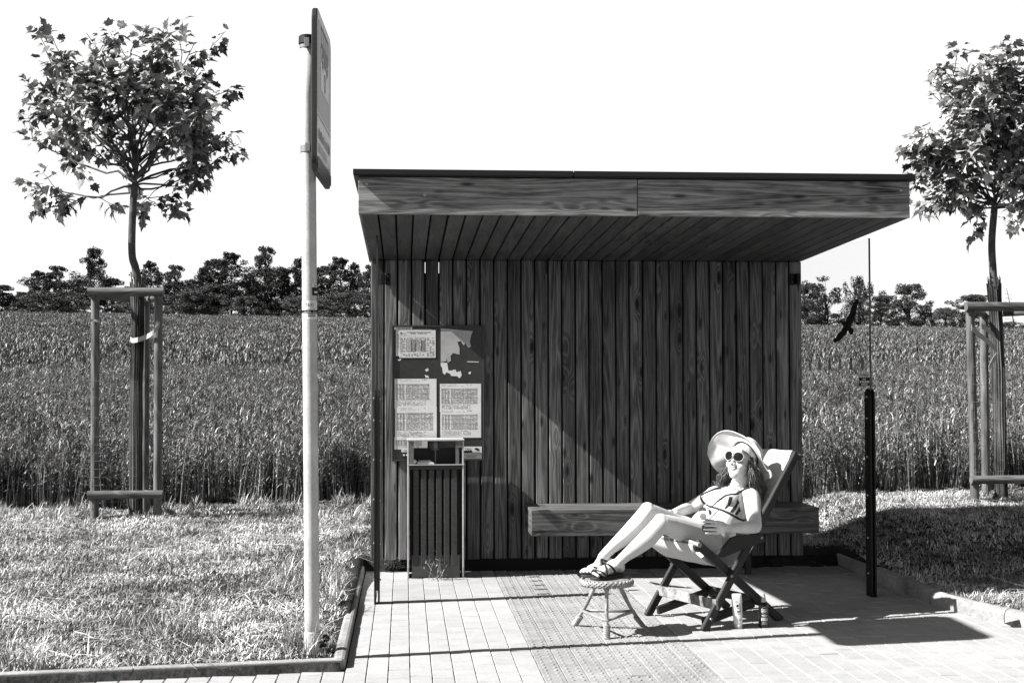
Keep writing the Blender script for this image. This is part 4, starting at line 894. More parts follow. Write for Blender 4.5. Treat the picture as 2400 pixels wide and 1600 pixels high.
FT = [(-25,640,70,'p','dark pine at the far left edge of the photo'),(8,655,55,'p','low pine second from the far left edge'),(52,672,50,'p','short pine between two taller groups at far left'),(88,622,72,'p','broad pine left of the left tree stake frame'),(128,612,70,'p','bushy pine just left of the lighter round bush'),(172,640,52,'p','small pine directly left of the tall lone pine'),(219,575,62,'p','tall pine rising just above the left stake frame post'),
      (258,640,62,'p','pine hidden partly behind the left stake frame'),(300,660,50,'p','low pine directly behind the left maple trunk'),(345,600,70,'p','round dark pine just right of the left maple trunk'),(400,610,60,'p','pointed pine first right of the stake frame'),(438,640,52,'p','low pine in the dip between two pines'),(468,618,40,'p','narrow pine left of the pair of taller pines'),(494,596,58,'p','left one of the pair of taller pines'),(532,583,66,'p','right one of the pair of taller pines'),(575,628,52,'p','low pine between the pair and the tallest pine'),
      (607,568,64,'p','tallest pine in the far treeline left of the sign pole'),(645,612,62,'p','pine on the right shoulder of the tallest pine'),(692,598,62,'p','pine directly behind the bus stop pole'),(745,612,48,'p','thin pine first right of the bus stop pole'),(782,594,62,'p','taller pine between the sign pole and the shelter'),(815,604,48,'p','pointed pine near the shelter left edge'),(850,610,52,'p','pine cut off by the shelter left edge'),
      (140,668,90,'u','pale round bush below the broad pines at far left'),(60,690,60,'u','low pale bush at the far left under the pines'),(330,690,70,'u','low bush behind the left stake frame rail'),(436,668,62,'u','leafy bush under the pointed pine'),(482,652,70,'u','pale feathery bush in front of the taller pine pair'),(560,680,60,'u','dark low bush right of the feathery bush'),(700,675,60,'u','leafy bush behind the bus stop pole'),(640,690,70,'u','low bush below the tallest pine'),(800,668,76,'u','wide bush between the sign pole and the shelter'),(740,690,50,'u','small bush first right of the sign pole'),
      (1850,652,70,'b','broad leafy tree touching the shelter right edge'),(1896,634,92,'b','big round leafy tree behind the right glass panel'),(1972,634,62,'w','feathery birch behind the bird sticker'),(2022,678,56,'b','leafy tree just right of the glass edge'),(2085,652,86,'b','bushy leafy tree midway to the right maple'),(2140,690,64,'b','lower leafy tree on the slope of the crowns'),(2172,706,46,'u','small bush in the gap left of the round crown'),(2232,676,84,'b','round leafy tree left of the right maple trunk'),(2322,738,46,'u','tiny bush right of the right maple trunk'),(2360,745,50,'u','tiny bush below the hunting stand')]
for i, (x, y, w_, k, lab) in enumerate(FT):
    far_tree(x, y, w_*({'p': 1.12, 'u': 1.5}.get(k, 1.25)), k, lab, 158+((i*37) % 11)+(6 if k == 'p' else -3), i*5+1 if k == 'p' else i)
# thin bare larch and a raised hunting stand at the right
Yh = 160.; q = ony(2312*D2, 662*D2, Yh); g = float(gz(q[0], Yh)); th = thing('bare_tree', 'thin bare tree with sparse branches far right of the shelter', 'tree', (q[0], Yh, g))
b = MB(); H = q[2]-g; dx = ony(2334*D2, 760*D2, Yh)[0]-q[0]
b.tube([V(q[0]+dx, Yh, g-.3), V(q[0]+dx*.7, Yh, g+H*.4), V(q[0], Yh, g+H)], [.12, .08, .03], 6); tr_ = b.build('trunk', flat('pale_bark', .1, .8), th)
b = MB()
for k in range(9):
    z = g+H*(.25+.08*k); xc = q[0]+dx*(1-(z-g)/H); b.tube([V(xc-1.1+.09*k, Yh, z+.1), V(xc, Yh, z), V(xc+.5, Yh, z-.1)], .018, 4)
b.build('branches', bpy.data.materials['pale_bark'], th)
q = ony(2377*D2, 716*D2, Yh-8); X_ = q[0]; Y_ = Yh-8; zt_ = q[2]; zb_ = float(ony(2377*D2, 731*D2, Y_)[2]); th = thing('hunting_stand', 'small dark raised hunting stand on thin legs at far right', 'hunting stand', (X_, Y_, float(gz(X_, Y_))))
b = MB(); b.box(X_-.45, X_+.45, Y_-.4, Y_+.4, zb_, zt_); b.build('cabin', flat('stand_wood', .03, .9), th)
for dx, ox in ((-.4, -.2), (.4, .25)):
    b = MB(); b.tube([V(X_+dx, Y_, zb_), V(X_+dx+ox*.5, Y_, float(gz(X_, Y_))-.1)], .07, 6); b.build('leg', bpy.data.materials['stand_wood'], th)
b = MB(); b.box(X_-.55, X_+.55, Y_-.5, Y_+.5, zt_+.01, zt_+.08); b.build('roof', bpy.data.materials['stand_wood'], th)

# ------------------------------------------------------------------ deck chair, stool, bottles
CU, CV = V(math.cos(R(28)), math.sin(R(28)), 0), V(math.sin(R(28)), -math.cos(R(28)), 0); CC = V(1.572, 7.935, 0)
CU /= np.linalg.norm(CU); CV /= np.linalg.norm(CV)
def B(x, y, b): return onp(x, y, CC+CV*b, CV)
def Q(a, b, z): return CC+CU*(.93*a-.033)+CV*b+V(0, 0, z+.017*min(1, max(0, z)/.3))
def K(a, b, z): return Q(a+.055*(.3-b)/.6, b, z)                 # the frame stands slightly askew
DARKW = wood('dark_stained_wood', .012, .05, knots=.4, plank=.2); PEEL = mat('peeling_paint', .42, .8, .2, noise=[(14., .25, 1.25), (60., .6, 1.3)])
CANV = mat('sling_canvas', .85, .9, .1, noise=[(5., .88, 1.06), (300., .92, 1.08)])
ch = thing('deck_chair', 'folding wooden deck chair with pale canvas sling and dark crossed legs', 'deck chair', K(.3, 0, 0))
ct = lambda t: CU*0+t
for b_ in (.285, -.285):
    sgn = 1 if b_ > 0 else -1
    b = MB(); p, q = K(-.012, b_, -.004), K(.762, b_, .95); b.beam(p, q, .048, .026, np.cross(CV, q-p)); b.build('back_rail', DARKW, ch, bevel=.004)
    bi = b_-sgn*.029
    b = MB(); p, q = K(-.042, bi, .472), K(.645, bi, -.004); b.beam(p, q, .048, .026, np.cross(CV, q-p)); b.build('seat_rail', DARKW, ch, bevel=.004)
    b = MB(); bo = b_+sgn*.014
    pl = [K(a_, bo, z_) for a_, z_ in ((.072, .405), (.185, .492), (.24, .502), (.45, .498), (.462, .455), (.30, .425), (.113, .384))]
    b.poly(pl if sgn > 0 else pl[::-1], .02, CV*sgn); b.build('arm_board', DARKW, ch, bevel=.003)
    b = MB(); p, q = K(.028, bi-sgn*.028, .034), K(.44, bi-sgn*.028, .105); b.beam(p, q, .048, .024, np.cross(CV, q-p)); b.build('lower_link', DARKW, ch, bevel=.003)
    b = MB()
    for a_, z_ in ((.43, .478), (.2, .275), (.035, .06)): b.lathe([(.009, 0), (.008, .004), (.003, .006)], K(a_, b_+sgn*.0145+(sgn*.02 if z_ > .4 else 0), z_), CV*sgn, 8)
    b.build_each('bolt', flat('chair_bolt', .4, .35, .5, .6), ch)
b = MB(); b.beam(K(.085, -.30, .135), K(.085, .30, .13), .058, .02, (0, 0, 1)); b.build('front_crossbar', PEEL, ch, bevel=.003)
b = MB(); b.beam(K(.47, -.27, .115), K(.47, .27, .115), .05, .022, (0, 0, 1)); b.build('rear_crossbar', DARKW, ch, bevel=.003)
b = MB(); b.tube([K(-.035, -.285, .462), K(-.035, .285, .462)], .015, 12); b.build('seat_bar', PEEL, ch)
b = MB(); b.beam(K(.785, -.299, .928), K(.785, .299, .928), .04, .022, CU*.63+V(0, 0, .78)); b.build('top_bar', DARKW, ch, bevel=.004)
prof = cat_rom([(-.04, .478), (-.048, .452), (-.02, .408), (.08, .345), (.2, .318), (.3, .322), (.39, .37), (.47, .47), (.56, .60), (.65, .74), (.72, .86), (.752, .93), (.772, .962), (.795, .958), (.80, .935)], 5)
b = MB(); nb_ = 15; vs = []
for i, (a_, z_) in enumerate(prof):
    for j in range(nb_):
        t = j/(nb_-1)*2-1; sag = .018*(1-t*t)*math.sin(math.pi*min(1, i/len(prof)*1.3)); vs.append(K(a_+sag*.6, t*.232, z_-sag*.4+.0015*math.sin(t*9+i*.8)))
b.add(vs, [(i*nb_+j, i*nb_+j+1, (i+1)*nb_+j+1, (i+1)*nb_+j) for i in range(len(prof)-1) for j in range(nb_-1)])
o = b.build('canvas_sling', CANV, ch, smooth=True); m = o.modifiers.new('thick', 'SOLIDIFY'); m.thickness = .003
# wicker stool
CANE = mat('cane', .4, .45, .4, noise=[(18., .6, 1.25), (80., .7, 1.2)]); CANE2 = mat('woven_cane', .36, .5, .4, noise=[(25., .55, 1.3), (90., .7, 1.2)])
fL_, fF_, fR_ = onz(1346, 1464), onz(1421, 1503), onz(1506, 1466); fF_ = fF_*.82+(fL_+fR_)/2*.18
SC = onp(1422, 1360, V(0, 7.62, 0), V(0, 1, 0)); SC[2] = .294; zt = .294
st = thing('wicker_stool', 'round woven cane stool with three splayed legs under the sandalled feet', 'stool', (SC[0], SC[1], 0))
b = MB(); b.lathe([(.0, -.02), (.125, -.02), (.135, -.004), (.12, .008), (.0, .004)], SC, n=28); b.build('seat', CANE2, st, smooth=True)
b = MB(); n_ = 34; rr = .137
for k in range(n_):                                           # braided rim
    t = 6.283*k/n_; d = 6.283/n_
    for ph in (0, 1):
        P = []
        for s_ in np.linspace(-.9, .9, 7):
            th_ = t+d*(s_+.5*ph)*1.15; zz_ = (.017*s_ if ph == 0 else -.017*s_); ro = .009*math.cos(s_*1.5)
            P.append(SC+V((rr+ro)*math.cos(th_), (rr+ro)*math.sin(th_), -.008+zz_))
        b.tube(P, .0062, 6)
b.build('braided_rim', CANE, st, smooth=True)
tops = []
for f_ in (fL_, fF_, fR_):
    d = f_-SC; d[2] = 0; d /= np.linalg.norm(d); tp = SC+d*.095+V(0, 0, -.02); tops.append((f_, tp))
    b = MB(); mid = (f_+tp)/2+d*-.012+V(0, 0, .0); b.tube(cat_rom([tp, mid, f_+V(0, 0, .002)], 7), .0105, 10); lg = b.build('leg', CANE, st, smooth=True)
    b = MB(); ax = (f_+V(0, 0, .08))-f_
    for k in range(7): lv = (tp-f_)/np.linalg.norm(tp-f_); c_ = f_+lv*(.008+.0105*k)-d*.002*min(k, 5); P = [c_+V(math.cos(t)*.015, math.sin(t)*.015, .004*math.sin(t)-.003*math.cos(t)) for t in np.linspace(0, 6.283, 13)]; b.tube(P, .0055, 6, cap=False)
    b.build('cane_binding', CANE, lg, smooth=True)
for i in range(3):
    (fa, ta), (fb, tb) = tops[i], tops[(i+1) % 3]; pa, pb = fa*.66+ta*.34, fb*.66+tb*.34
    b = MB(); b.tube([pa, (pa+pb)/2, pb], .0085, 8); b.build('stretcher', CANE, st, smooth=True)
    b = MB(); qa, qb = fa*.45+ta*.55, fb*.45+tb*.55; m_ = (ta+tb)/2+V(0, 0, -.004); b.tube(cat_rom([qa, qa*.5+(ta*.7+m_*.3)*.5+V(0, 0, .02), m_+(ta-m_)*.35], 5), .005, 7); b.tube(cat_rom([qb, qb*.5+(tb*.7+m_*.3)*.5+V(0, 0, .02), m_+(tb-m_)*.35], 5), .005, 7); b.build_each('cane_arch', CANE, st, smooth=True)
# sun lotion tube standing on its cap and a dark spray bottle
tb_ = onz(1731, 1471); lt = thing('lotion_tube', 'white sun lotion tube standing upside down on its cap beside the dark bottle', 'lotion tube', tb_)
fx = np.array([RT[0], RT[1], 0]); fx /= np.linalg.norm(fx); fy_ = V(-fx[1], fx[0], 0)
b = MB(); tilt = V(-.05, 0, 1); vs = []; prf = [(.0, .023, .021), (.012, .024, .021), (.03, .0255, .021), (.06, .027, .0195), (.1, .0285, .0165), (.14, .0295, .012), (.165, .0295, .0095), (.172, .027, .006)]
n_ = 24
for h_, w_, d_ in prf:
    for k in range(n_):
        t = 6.283*k/n_; c_, s_ = math.cos(t), math.sin(t); vs.append(tb_+V(0, 0, .022+h_)+fx*(w_*math.copysign(abs(c_)**.7, c_)-.06*(h_+.022))+fy_*(d_*math.copysign(abs(s_)**.8, s_)))
fs = [(i*n_+k, i*n_+(k+1) % n_, (i+1)*n_+(k+1) % n_, (i+1)*n_+k) for i in range(len(prf)-1) for k in range(n_)]+[tuple(range(n_))[::-1], tuple((len(prf)-1)*n_+k for k in range(n_))]
b.add(vs, fs); tube_b = b.build('tube_body', mat('white_plastic', .95, .35, .45), lt, smooth=True)
b = MB(); b.lathe([(.019, 0), (.022, .003), (.0235, .021), (.022, .0225)], tb_-fx*.001, n=20); b.build('cap', mat('cap_plastic', .7, .35, .45), lt, smooth=True)
b = MB(); face = lambda u, v_: tb_+V(0, 0, v_)+fx*(u-.06*v_)-fy_*(.0235-.004*max(0, (v_-.08)/.1)+.0012)
def fq(u0, v0, u1, v1, m=0): b.quad(face(u0, v0), face(u1, v0), face(u1, v1), face(u0, v1), m)
text(b, 'SUN LOTION', face(.0225, .155), -V(0, 0, 1)*1.0+fx*.05, fx, .085, .0045, 0)
fq(.010, .095, .014, .145); fq(-.004, .112, .008, .116); fq(-.006, .092, .013, .100); fq(-.004, .084, .012, .087); fq(-.003, .079, .007, .081)
for c_, r_ in ((face(-.006, .15), .006), (face(.0085, .05), .0055)):
    for k in range(14): t0, t1 = 6.283*k/14, 6.283*(k+1)/14; g_ = lambda t, r: c_+fx*r*math.cos(t)+V(0, 0, r*math.sin(t)); b.quad(g_(t0, r_*.65), g_(t1, r_*.65), g_(t1, r_), g_(t0, r_))
b.ell(face(-.001, .128), (fx*.008, fy_*.0008, V(0, 0, .008)), 10, 6)
b.build('label_print', INK, tube_b)
sb = onz(1790, 1468); sp_ = thing('spray_bottle', 'dark sun oil spray bottle with pale nozzle on the paving', 'spray bottle', sb)
b = MB(); b.lathe([(.026, 0), (.029, .004), (.029, .118), (.026, .128), (.015, .136), (.012, .14)], sb, n=24); bot = b.build('bottle_body', mat('dark_plastic', .012, .25, .5), sp_, smooth=False, bevel=.001)
b = MB(); b.lathe([(.0135, .14), (.0135, .156), (.0125, .157), (.0115, .17), (.0095, .171), (.0092, .186), (.0085, .187)], sb, n=18); b.build('nozzle', mat('nozzle_plastic', .55, .4, .4), sp_)
b = MB(); fc = lambda u, v_: sb+V(0, 0, v_)+fx*(.0297*math.sin(u/.0297))-fy_*(.0297*math.cos(u/.0297))
def fr(u0, v0, u1, v1, m=0):
    n = 5; us = np.linspace(u0, u1, n); b.add([fc(u_, v_) for u_ in us for v_ in (v0, v1)], [(2*i, 2*i+2, 2*i+3, 2*i+1) for i in range(n-1)], None, m)
for k in range(18):
    t0, t1 = 6.283*k/18, 6.283*(k+1)/18; h_ = lambda t, r: fc(.001+r*math.cos(t), .096+r*math.sin(t)); b.quad(h_(t0, .0185), h_(t1, .0185), h_(t1, .0205), h_(t0, .0205))
fr(-.019, .098, .013, .104); fr(-.017, .087, .014, .095); fr(-.016, .066, .018, .072); fr(-.012, .061, .014, .064); fr(-.019, .038, -.011, .056); fr(-.009, .038, .019, .056); fr(-.012, .028, .012, .031); fr(-.016, .02, .016, .023)
b.build('label_print', mat('pale_print', .6, .6), bot)

# ------------------------------------------------------------------ the sunbathing woman
SKIN = mat('skin', .86, .5, .35, noise=[(40., .94, 1.04), (7., .9, 1.06)]); HAIR = leafmat('hair_strands', .01, .36, .35, .5, g=2.2); STRAW = mat('straw_hat', .85, .85, .1, noise=[(30., .9, 1.05), (160., .85, 1.08)], bump=(260, .3, .002))
pn = thing('person', 'woman in striped bikini, wide straw hat and sunglasses reclining with a drink in hand', 'person', Q(.3, 0, .33))
b = MB()
def limb(pts, rad, n=18, flat_=None, sm_=6): 
    P = cat_rom(pts, sm_); r_ = np.interp(np.linspace(0, len(pts)-1, len(P)), range(len(pts)), rad)
    b.tube(P, r_, n, flat=flat_)
    for e, rr_ in ((P[0], r_[0]), (P[-1], r_[-1])): b.ell(e, ((rr_*.98, 0, 0), (0, rr_*.98, 0), (0, 0, rr_*.98)), 14, 10)
# torso: elliptical sections along the slouched spine
SPN = [(.285, .40, .15, .085), (.28, .455, .178, .112), (.325, .50, .168, .112), (.375, .55, .145, .10), (.425, .595, .14, .098), (.47, .64, .15, .1), (.505, .685, .155, .085), (.53, .72, .125, .062), (.545, .75, .065, .05)]
SP = np.array(SPN); t_ = np.linspace(0, len(SP)-1, 33); SPi = cat_rom(SP, 4); rings = []
for i, (a_, z_, w_, d_) in enumerate(SPi):
    j0, j1 = max(0, i-1), min(len(SPi)-1, i+1); ta, tz = SPi[j1][0]-SPi[j0][0], SPi[j1][1]-SPi[j0][1]; L_ = math.hypot(ta, tz); ta /= L_; tz /= L_
    nrm_ = CU*(-tz)+V(0, 0, ta); c_ = Q(a_, 0, z_)
    for k in range(28):
        t = 6.283*k/28; c1, s1 = math.cos(t), math.sin(t); rings.append(c_+CV*w_*math.copysign(abs(c1)**.9, c1)+nrm_*d_*math.copysign(abs(s1)**.9, s1))
m_ = len(SPi); fs = [(i*28+k, i*28+(k+1) % 28, (i+1)*28+(k+1) % 28, (i+1)*28+k) for i in range(m_-1) for k in range(28)]+[tuple(range(28))[::-1], tuple((m_-1)*28+k for k in range(28))]
b.add(rings, fs)
FN = CU*(-.66)+V(0, 0, .75)                                     # out of the chest
for s_ in (-1, 1):
    c_ = Q(.475, s_*.075, .628)+FN*.082; b.ell(c_, (CV*.066, FN*.058, np.cross(CV, FN)*.066), 18, 12)
b.ell(Q(.325, 0, .50)+FN*.045, (CV*.12, FN*.09, np.cross(CV, FN)*.10), 18, 12)          # belly
# legs
HL, HR = Q(.285, .088, .45), Q(.275, -.088, .452)
KL, KR = B(1550, 1225, .10), B(1518, 1199, -.06); AL, AR = B(1447, 1320, .09), B(1413, 1304, -.02)
def leg(h, k, a, out):
    m1 = h*.5+k*.5+V(0, 0, -.004); c1 = k*.68+a*.32; dk = k-a; back = np.cross(np.cross(dk, h-k), dk); back /= np.linalg.norm(back)
    limb([h, h*.72+k*.28, m1, k*.82+h*.18, k], [.092, .086, .074, .060, .052])
    limb([k, c1+back*.012, k*.42+a*.58+back*.008, k*.18+a*.82, a], [.051, .053, .044, .032, .028])
    b.ell(k+(k-(h+a)/2)*.06, ((.045, 0, 0), (0, .045, 0), (0, 0, .045)), 12, 8)
leg(HL, KL, AL, 1); leg(HR, KR, AR, -1)
# feet on the stool
FEET = []
def foot(heel, toe, ank, side):
    d = toe-heel; L_ = np.linalg.norm(d); d /= L_; s_ = np.cross(d, V(0, 0, 1)); s_ /= np.linalg.norm(s_); u_ = np.cross(s_, d)
    b.tube([heel+u_*.028-d*.012, heel+d*L_*.12+u_*.03, heel+d*L_*.35+u_*.032, heel+d*L_*.6+u_*.026, heel+d*L_*.78+u_*.018, heel+d*L_*.84+u_*.015], [.022, .03, .034, .040, .042, .034], 18, flat=(u_, (.72, 1.0)))
    b.ell(heel+u_*.03, (d*.03, s_*.029, u_*.03), 14, 10)
    limb([ank, ank*.45+(heel+d*L_*.42+u_*.045)*.55, heel+d*L_*.62+u_*.03], [.029, .031, .024])
    limb([ank, heel+u_*.035], [.027, .027])
    med = -side
    for k, (ln, r_) in enumerate(((.050, .0115), (.047, .0085), (.041, .008), (.034, .0078), (.026, .0085))):
        off = s_*side*(-.031+.0155*k) ; st_ = heel+d*L_*(.80-.012*k)+off*1.0+u_*.015; e = st_+d*ln+s_*side*(-.004+.002*k)
        limb([st_, (st_+e)/2+u_*.005, e-u_*.003], [r_*1.05, r_, r_*.95], 10, None, 3)
    FEET.append((heel, d, s_, u_, L_))
heelL, toeL = onz(1453, 1341, .323), onz(1394, 1351, .319)
v_ = toeL-heelL; toeL = heelL+v_/np.linalg.norm(v_)*.205
foot(heelL, toeL, AL, 1)
heelR = heelL+V(-.035, .115, .0); toeR = heelR+(toeL-heelL)@np.array([[1, .06, 0], [-.06, 1, 0], [0, 0, 1]]); foot(heelR, toeR, AR, -1)
# arms
LS, LE, LW = B(1761, 1166, .165), B(1770, 1234, .315), B(1710, 1238, .30)
limb([Q(.515, .10, .70), LS, LS*.5+LE*.5, LE], [.05, .052, .045, .038]); limb([LE, LE*.62+LW*.38, LW*.75+LE*.25, LW], [.038, .037, .028, .024])
RS, RE, RW = B(1674, 1160, -.165), B(1616, 1190, -.29), B(1582, 1200, -.15)
limb([Q(.515, -.10, .70), RS, RS*.5+RE*.5, RE], [.048, .05, .043, .036]); limb([RE, RE*.6+RW*.4, RW], [.036, .034, .023])
# left hand closed round the glass
toC = -np.array([FW[0], FW[1], 0]); toC /= np.linalg.norm(toC); toR = fx
GC = B(1659, 1235, .30); GR = .037
pc = GC+toR*.068+toC*.012
b.ell(pc, (toR*.040, V(0, 0, .038), toC*.016), 16, 10); limb([LW, pc+toR*.015], [.024, .026])
for k, (dz, L_) in enumerate(((.032, 128), (.011, 116), (-.011, 122), (-.032, 110))):
    P = []
    for th_ in np.linspace(8, L_, 6):
        r_ = GR+.0095+.012*max(0, (45-th_)/45); P.append(GC+toR*r_*math.cos(R(th_))+toC*r_*math.sin(R(th_))+V(0, 0, dz+.004*math.sin(R(th_))))
    limb(P, [.0092, .0082, .0078, .0075, .0072, .0066], 10, None, 3)
P = [pc+toR*.01+V(0, 0, .018)-toC*.008]+[GC+toR*(GR+.012)*math.cos(R(th_))+toC*(GR+.012)*math.sin(R(th_))+V(0, 0, .024+.006*i) for i, th_ in enumerate((-25, -60, -95))]
limb(P, [.013, .0115, .0105, .009], 10, None, 3)
# right hand resting on the far thigh
rd = B(1553, 1199, -.09)-RW; rd /= np.linalg.norm(rd); rs = np.cross(rd, V(0, 0, 1)); rs /= np.linalg.norm(rs); ru = np.cross(rs, rd)
pR = RW+rd*.05; b.ell(pR, (rd*.048, rs*.038, ru*.014), 14, 10)
for k, ln in enumerate((.066, .076, .07, .055)):
    s0 = pR+rd*.036+rs*(-.028+.0185*k); limb([s0, s0+rd*ln*.5+ru*.004, s0+rd*ln-ru*.014], [.0095, .0088, .0075], 10, None, 3)
s0 = pR-rd*.01-rs*.034; limb([s0, s0+rd*.03-rs*.016, s0+rd*.055-rs*.014-ru*.006], [.0115, .010, .0085], 10, None, 3)
# head
HC = B(1740, 1081, .08); hf = V(-.70, -.68, .25); hf /= np.linalg.norm(hf); hu = V(0, 0, 1)-hf*hf[2]+RT*.10; hu -= hf*(hu@hf); hu /= np.linalg.norm(hu); hl = np.cross(hu, hf)
def H(l, f, u_): return HC+hl*l+hf*f+hu*u_
limb([Q(.53, 0, .715), H(0, -.028, -.10), H(0, -.02, -.055)], [.056, .05, .052])
b.ell(H(0, -.012, .022), (hl*.073, hf*.095, hu*.095), 22, 16); b.ell(H(0, .032, -.032), (hl*.061, hf*.060, hu*.085), 20, 14)
b.ell(H(0, .066, -.097), (hl*.024, hf*.021, hu*.020), 14, 10); b.ell(H(0, .03, -.075), (hl*.052, hf*.05, hu*.035), 16, 10)
for s_ in (-1, 1):
    b.ell(H(s_*.036, .062, -.034), (hl*.028, hf*.028, hu*.026), 14, 10); b.ell(H(s_*.073, -.012, -.012), (hl*.011, hf*.019, hu*.03), 10, 8)
    b.ell(H(s_*.012, .098, -.034), (hl*.008, hf*.009, hu*.008), 10, 8)
limb([H(0, .088, .018), H(0, .099, -.01), H(0, .105, -.027)], [.008, .0085, .0098], 10, None, 3)
b.ell(H(0, .080, .045), (hl*.045, hf*.018, hu*.03), 14, 8)
LIPS = []
body = b.build('body', SKIN, pn, smooth=True)
m = body.modifiers.new('remesh', 'REMESH'); m.mode = 'VOXEL'; m.voxel_size = .0034; m.use_smooth_shade = True
m = body.modifiers.new('smooth', 'SMOOTH'); m.factor = .5; m.iterations = 5
bpy.context.view_layer.update()
dg = bpy.context.evaluated_depsgraph_get(); ev = body.evaluated_get(dg); me = ev.to_mesh()
vco = np.zeros(len(me.vertices)*3); me.vertices.foreach_get('co', vco); vco = vco.reshape(-1, 3); MWb = np.array(world(body)); vco = xf(MWb, vco)
BT = BVHTree.FromPolygons([tuple(v) for v in vco], [tuple(p.vertices) for p in me.polygons]); ev.to_mesh_clear()
def hit(x, y):
    d = ray(x, y); d /= np.linalg.norm(d); r_ = BT.ray_cast(Vector(CAM), Vector(d))
    return None if r_[0] is None else (np.array(r_[0]), np.array(r_[1]))
def conform(pts, wd, off, name, m_, parent, th_=.0025, step=1.2):          # a ribbon laid on the body
    P = []
    for (x0, y0), (x1, y1) in zip(pts[:-1], pts[1:]):
        n = max(1, int(math.hypot(x1-x0, y1-y0)/step)); P += [(x0+(x1-x0)*i/n, y0+(y1-y0)*i/n) for i in range(n)]
    P.append(pts[-1]); hs = [h for h in (hit(*p) for p in P) if h is not None]
    if len(hs) < 3: return None
    C_ = np.array([h[0]+h[1]*off for h in hs]); Nn = np.array([h[1] for h in hs])
    for _ in range(2): C_[1:-1] = (C_[:-2]+C_[1:-1]*2+C_[2:])/4; Nn[1:-1] = (Nn[:-2]+Nn[1:-1]*2+Nn[2:])/4
    T_ = np.gradient(C_, axis=0); S_ = np.cross(T_, Nn); S_ /= np.linalg.norm(S_, axis=1)[:, None]+1e-9
    mb = MB(); vs = []
    for c_, s_, n_ in zip(C_, S_, Nn): vs += [c_-s_*wd/2-n_*th_, c_-s_*wd/2+n_*th_*.3, c_+n_*th_, c_+s_*wd/2+n_*th_*.3, c_+s_*wd/2-n_*th_]
    k = len(C_); mb.add(vs, [(5*i+j, 5*i+(j+1) % 5, 5*i+5+(j+1) % 5, 5*i+5+j) for i in range(k-1) for j in range(5)]+[(0, 4, 3, 2, 1), tuple(5*(k-1)+j for j in range(5))])
    return mb.build(name, m_, parent, smooth=True)
def inside(p, poly):
    x, y = p; c_ = False; n = len(poly)
    for i in range(n):
        (x0, y0), (x1, y1) = poly[i], poly[(i+1) % n]
        if (y0 > y) != (y1 > y) and x < (x1-x0)*(y-y0)/(y1-y0)+x0: c_ = not c_
    return c_
def cloth(poly, off, name, m_, parent, st_=1.0, th_=.003):
    xs = [p[0] for p in poly]; ys = [p[1] for p in poly]; gx_ = np.arange(min(xs), max(xs)+st_, st_); gy_ = np.arange(min(ys), max(ys)+st_, st_); idx = {}; vs = []; fs = []
    for j, y in enumerate(gy_):
        for i, x in enumerate(gx_):
            if inside((x, y), poly):
                h = hit(x, y)
                if h is not None: idx[i, j] = len(vs); vs.append(h[0]+h[1]*off)
    for (i, j) in idx:
        q = [(i, j), (i+1, j), (i+1, j+1), (i, j+1)]
        if all(k in idx for k in q):
            f = [idx[k] for k in q]; D_ = [np.linalg.norm(vs[f[0]]-vs[k]) for k in f[1:]]
            if max(D_) < .03: fs.append(tuple(f))
    if not fs: return None
    mb = MB(); mb.add(vs, fs); o = mb.build(name, m_, parent, smooth=True); so_ = o.modifiers.new('thick', 'SOLIDIFY'); so_.thickness = th_; so_.offset = 0; return o
Zm = lambda pts: [(1600+x/5.6, 980+y/5.6) for x, y in pts]
BW, BD = mat('bikini_white', .6, .8, .15), mat('bikini_dark', .02, .7, .2)
cupL = cloth(Zm([(395,1165),(470,1100),(560,1030),(640,1000),(700,995),(735,1012),(742,1080),(768,1200),(780,1330),(700,1290),(620,1245),(530,1205),(470,1185)]), .004, 'bikini_cup', BW, pn)
cupR = cloth(Zm([(245,1020),(300,1000),(245,1060),(290,1120),(385,1165),(330,1185),(270,1190),(225,1150),(205,1090)]), .004, 'bikini_cup', BW, pn)
if cupL:
    for k, pl in enumerate(([(610,1030),(655,1030),(640,1110),(580,1190),(540,1195),(590,1125)], [(715,1050),(738,1100),(700,1190),(645,1245),(615,1235),(680,1140)], [(742,1150),(758,1210),(705,1275),(670,1262)])):
        cloth(Zm(pl), .006, 'stripe', BD, cupL, .7, .002)
for pts, wd in (([(395,1163),(480,1075),(570,1012),(640,1000),(700,998),(770,955),(880,912)], .012), ([(400,1170),(520,1208),(640,1262),(740,1320),(832,1345)], .012), ([(252,1005),(238,1040),(255,1085),(300,1130),(350,1160),(395,1166)], .013), ([(250,1005),(330,965),(420,928),(490,912)], .009)):
    conform(Zm(pts), wd, .0045, 'bikini_strap', BD, pn)
bb = MB(); kk = 7; ctr_ = np.array(rings).reshape(m_, 28, 3)[:kk]; cc_ = ctr_.mean(1, keepdims=True); rg_ = (cc_+(ctr_-cc_)*1.035).reshape(-1, 3)
bb.add(rg_, [(i*28+k, i*28+(k+1) % 28, (i+1)*28+(k+1) % 28, (i+1)*28+k) for i in range(kk-1) for k in range(28)]); o = bb.build('bikini_bottom', BW, pn, smooth=True); o.modifiers.new('thick', 'SOLIDIFY').thickness = .003
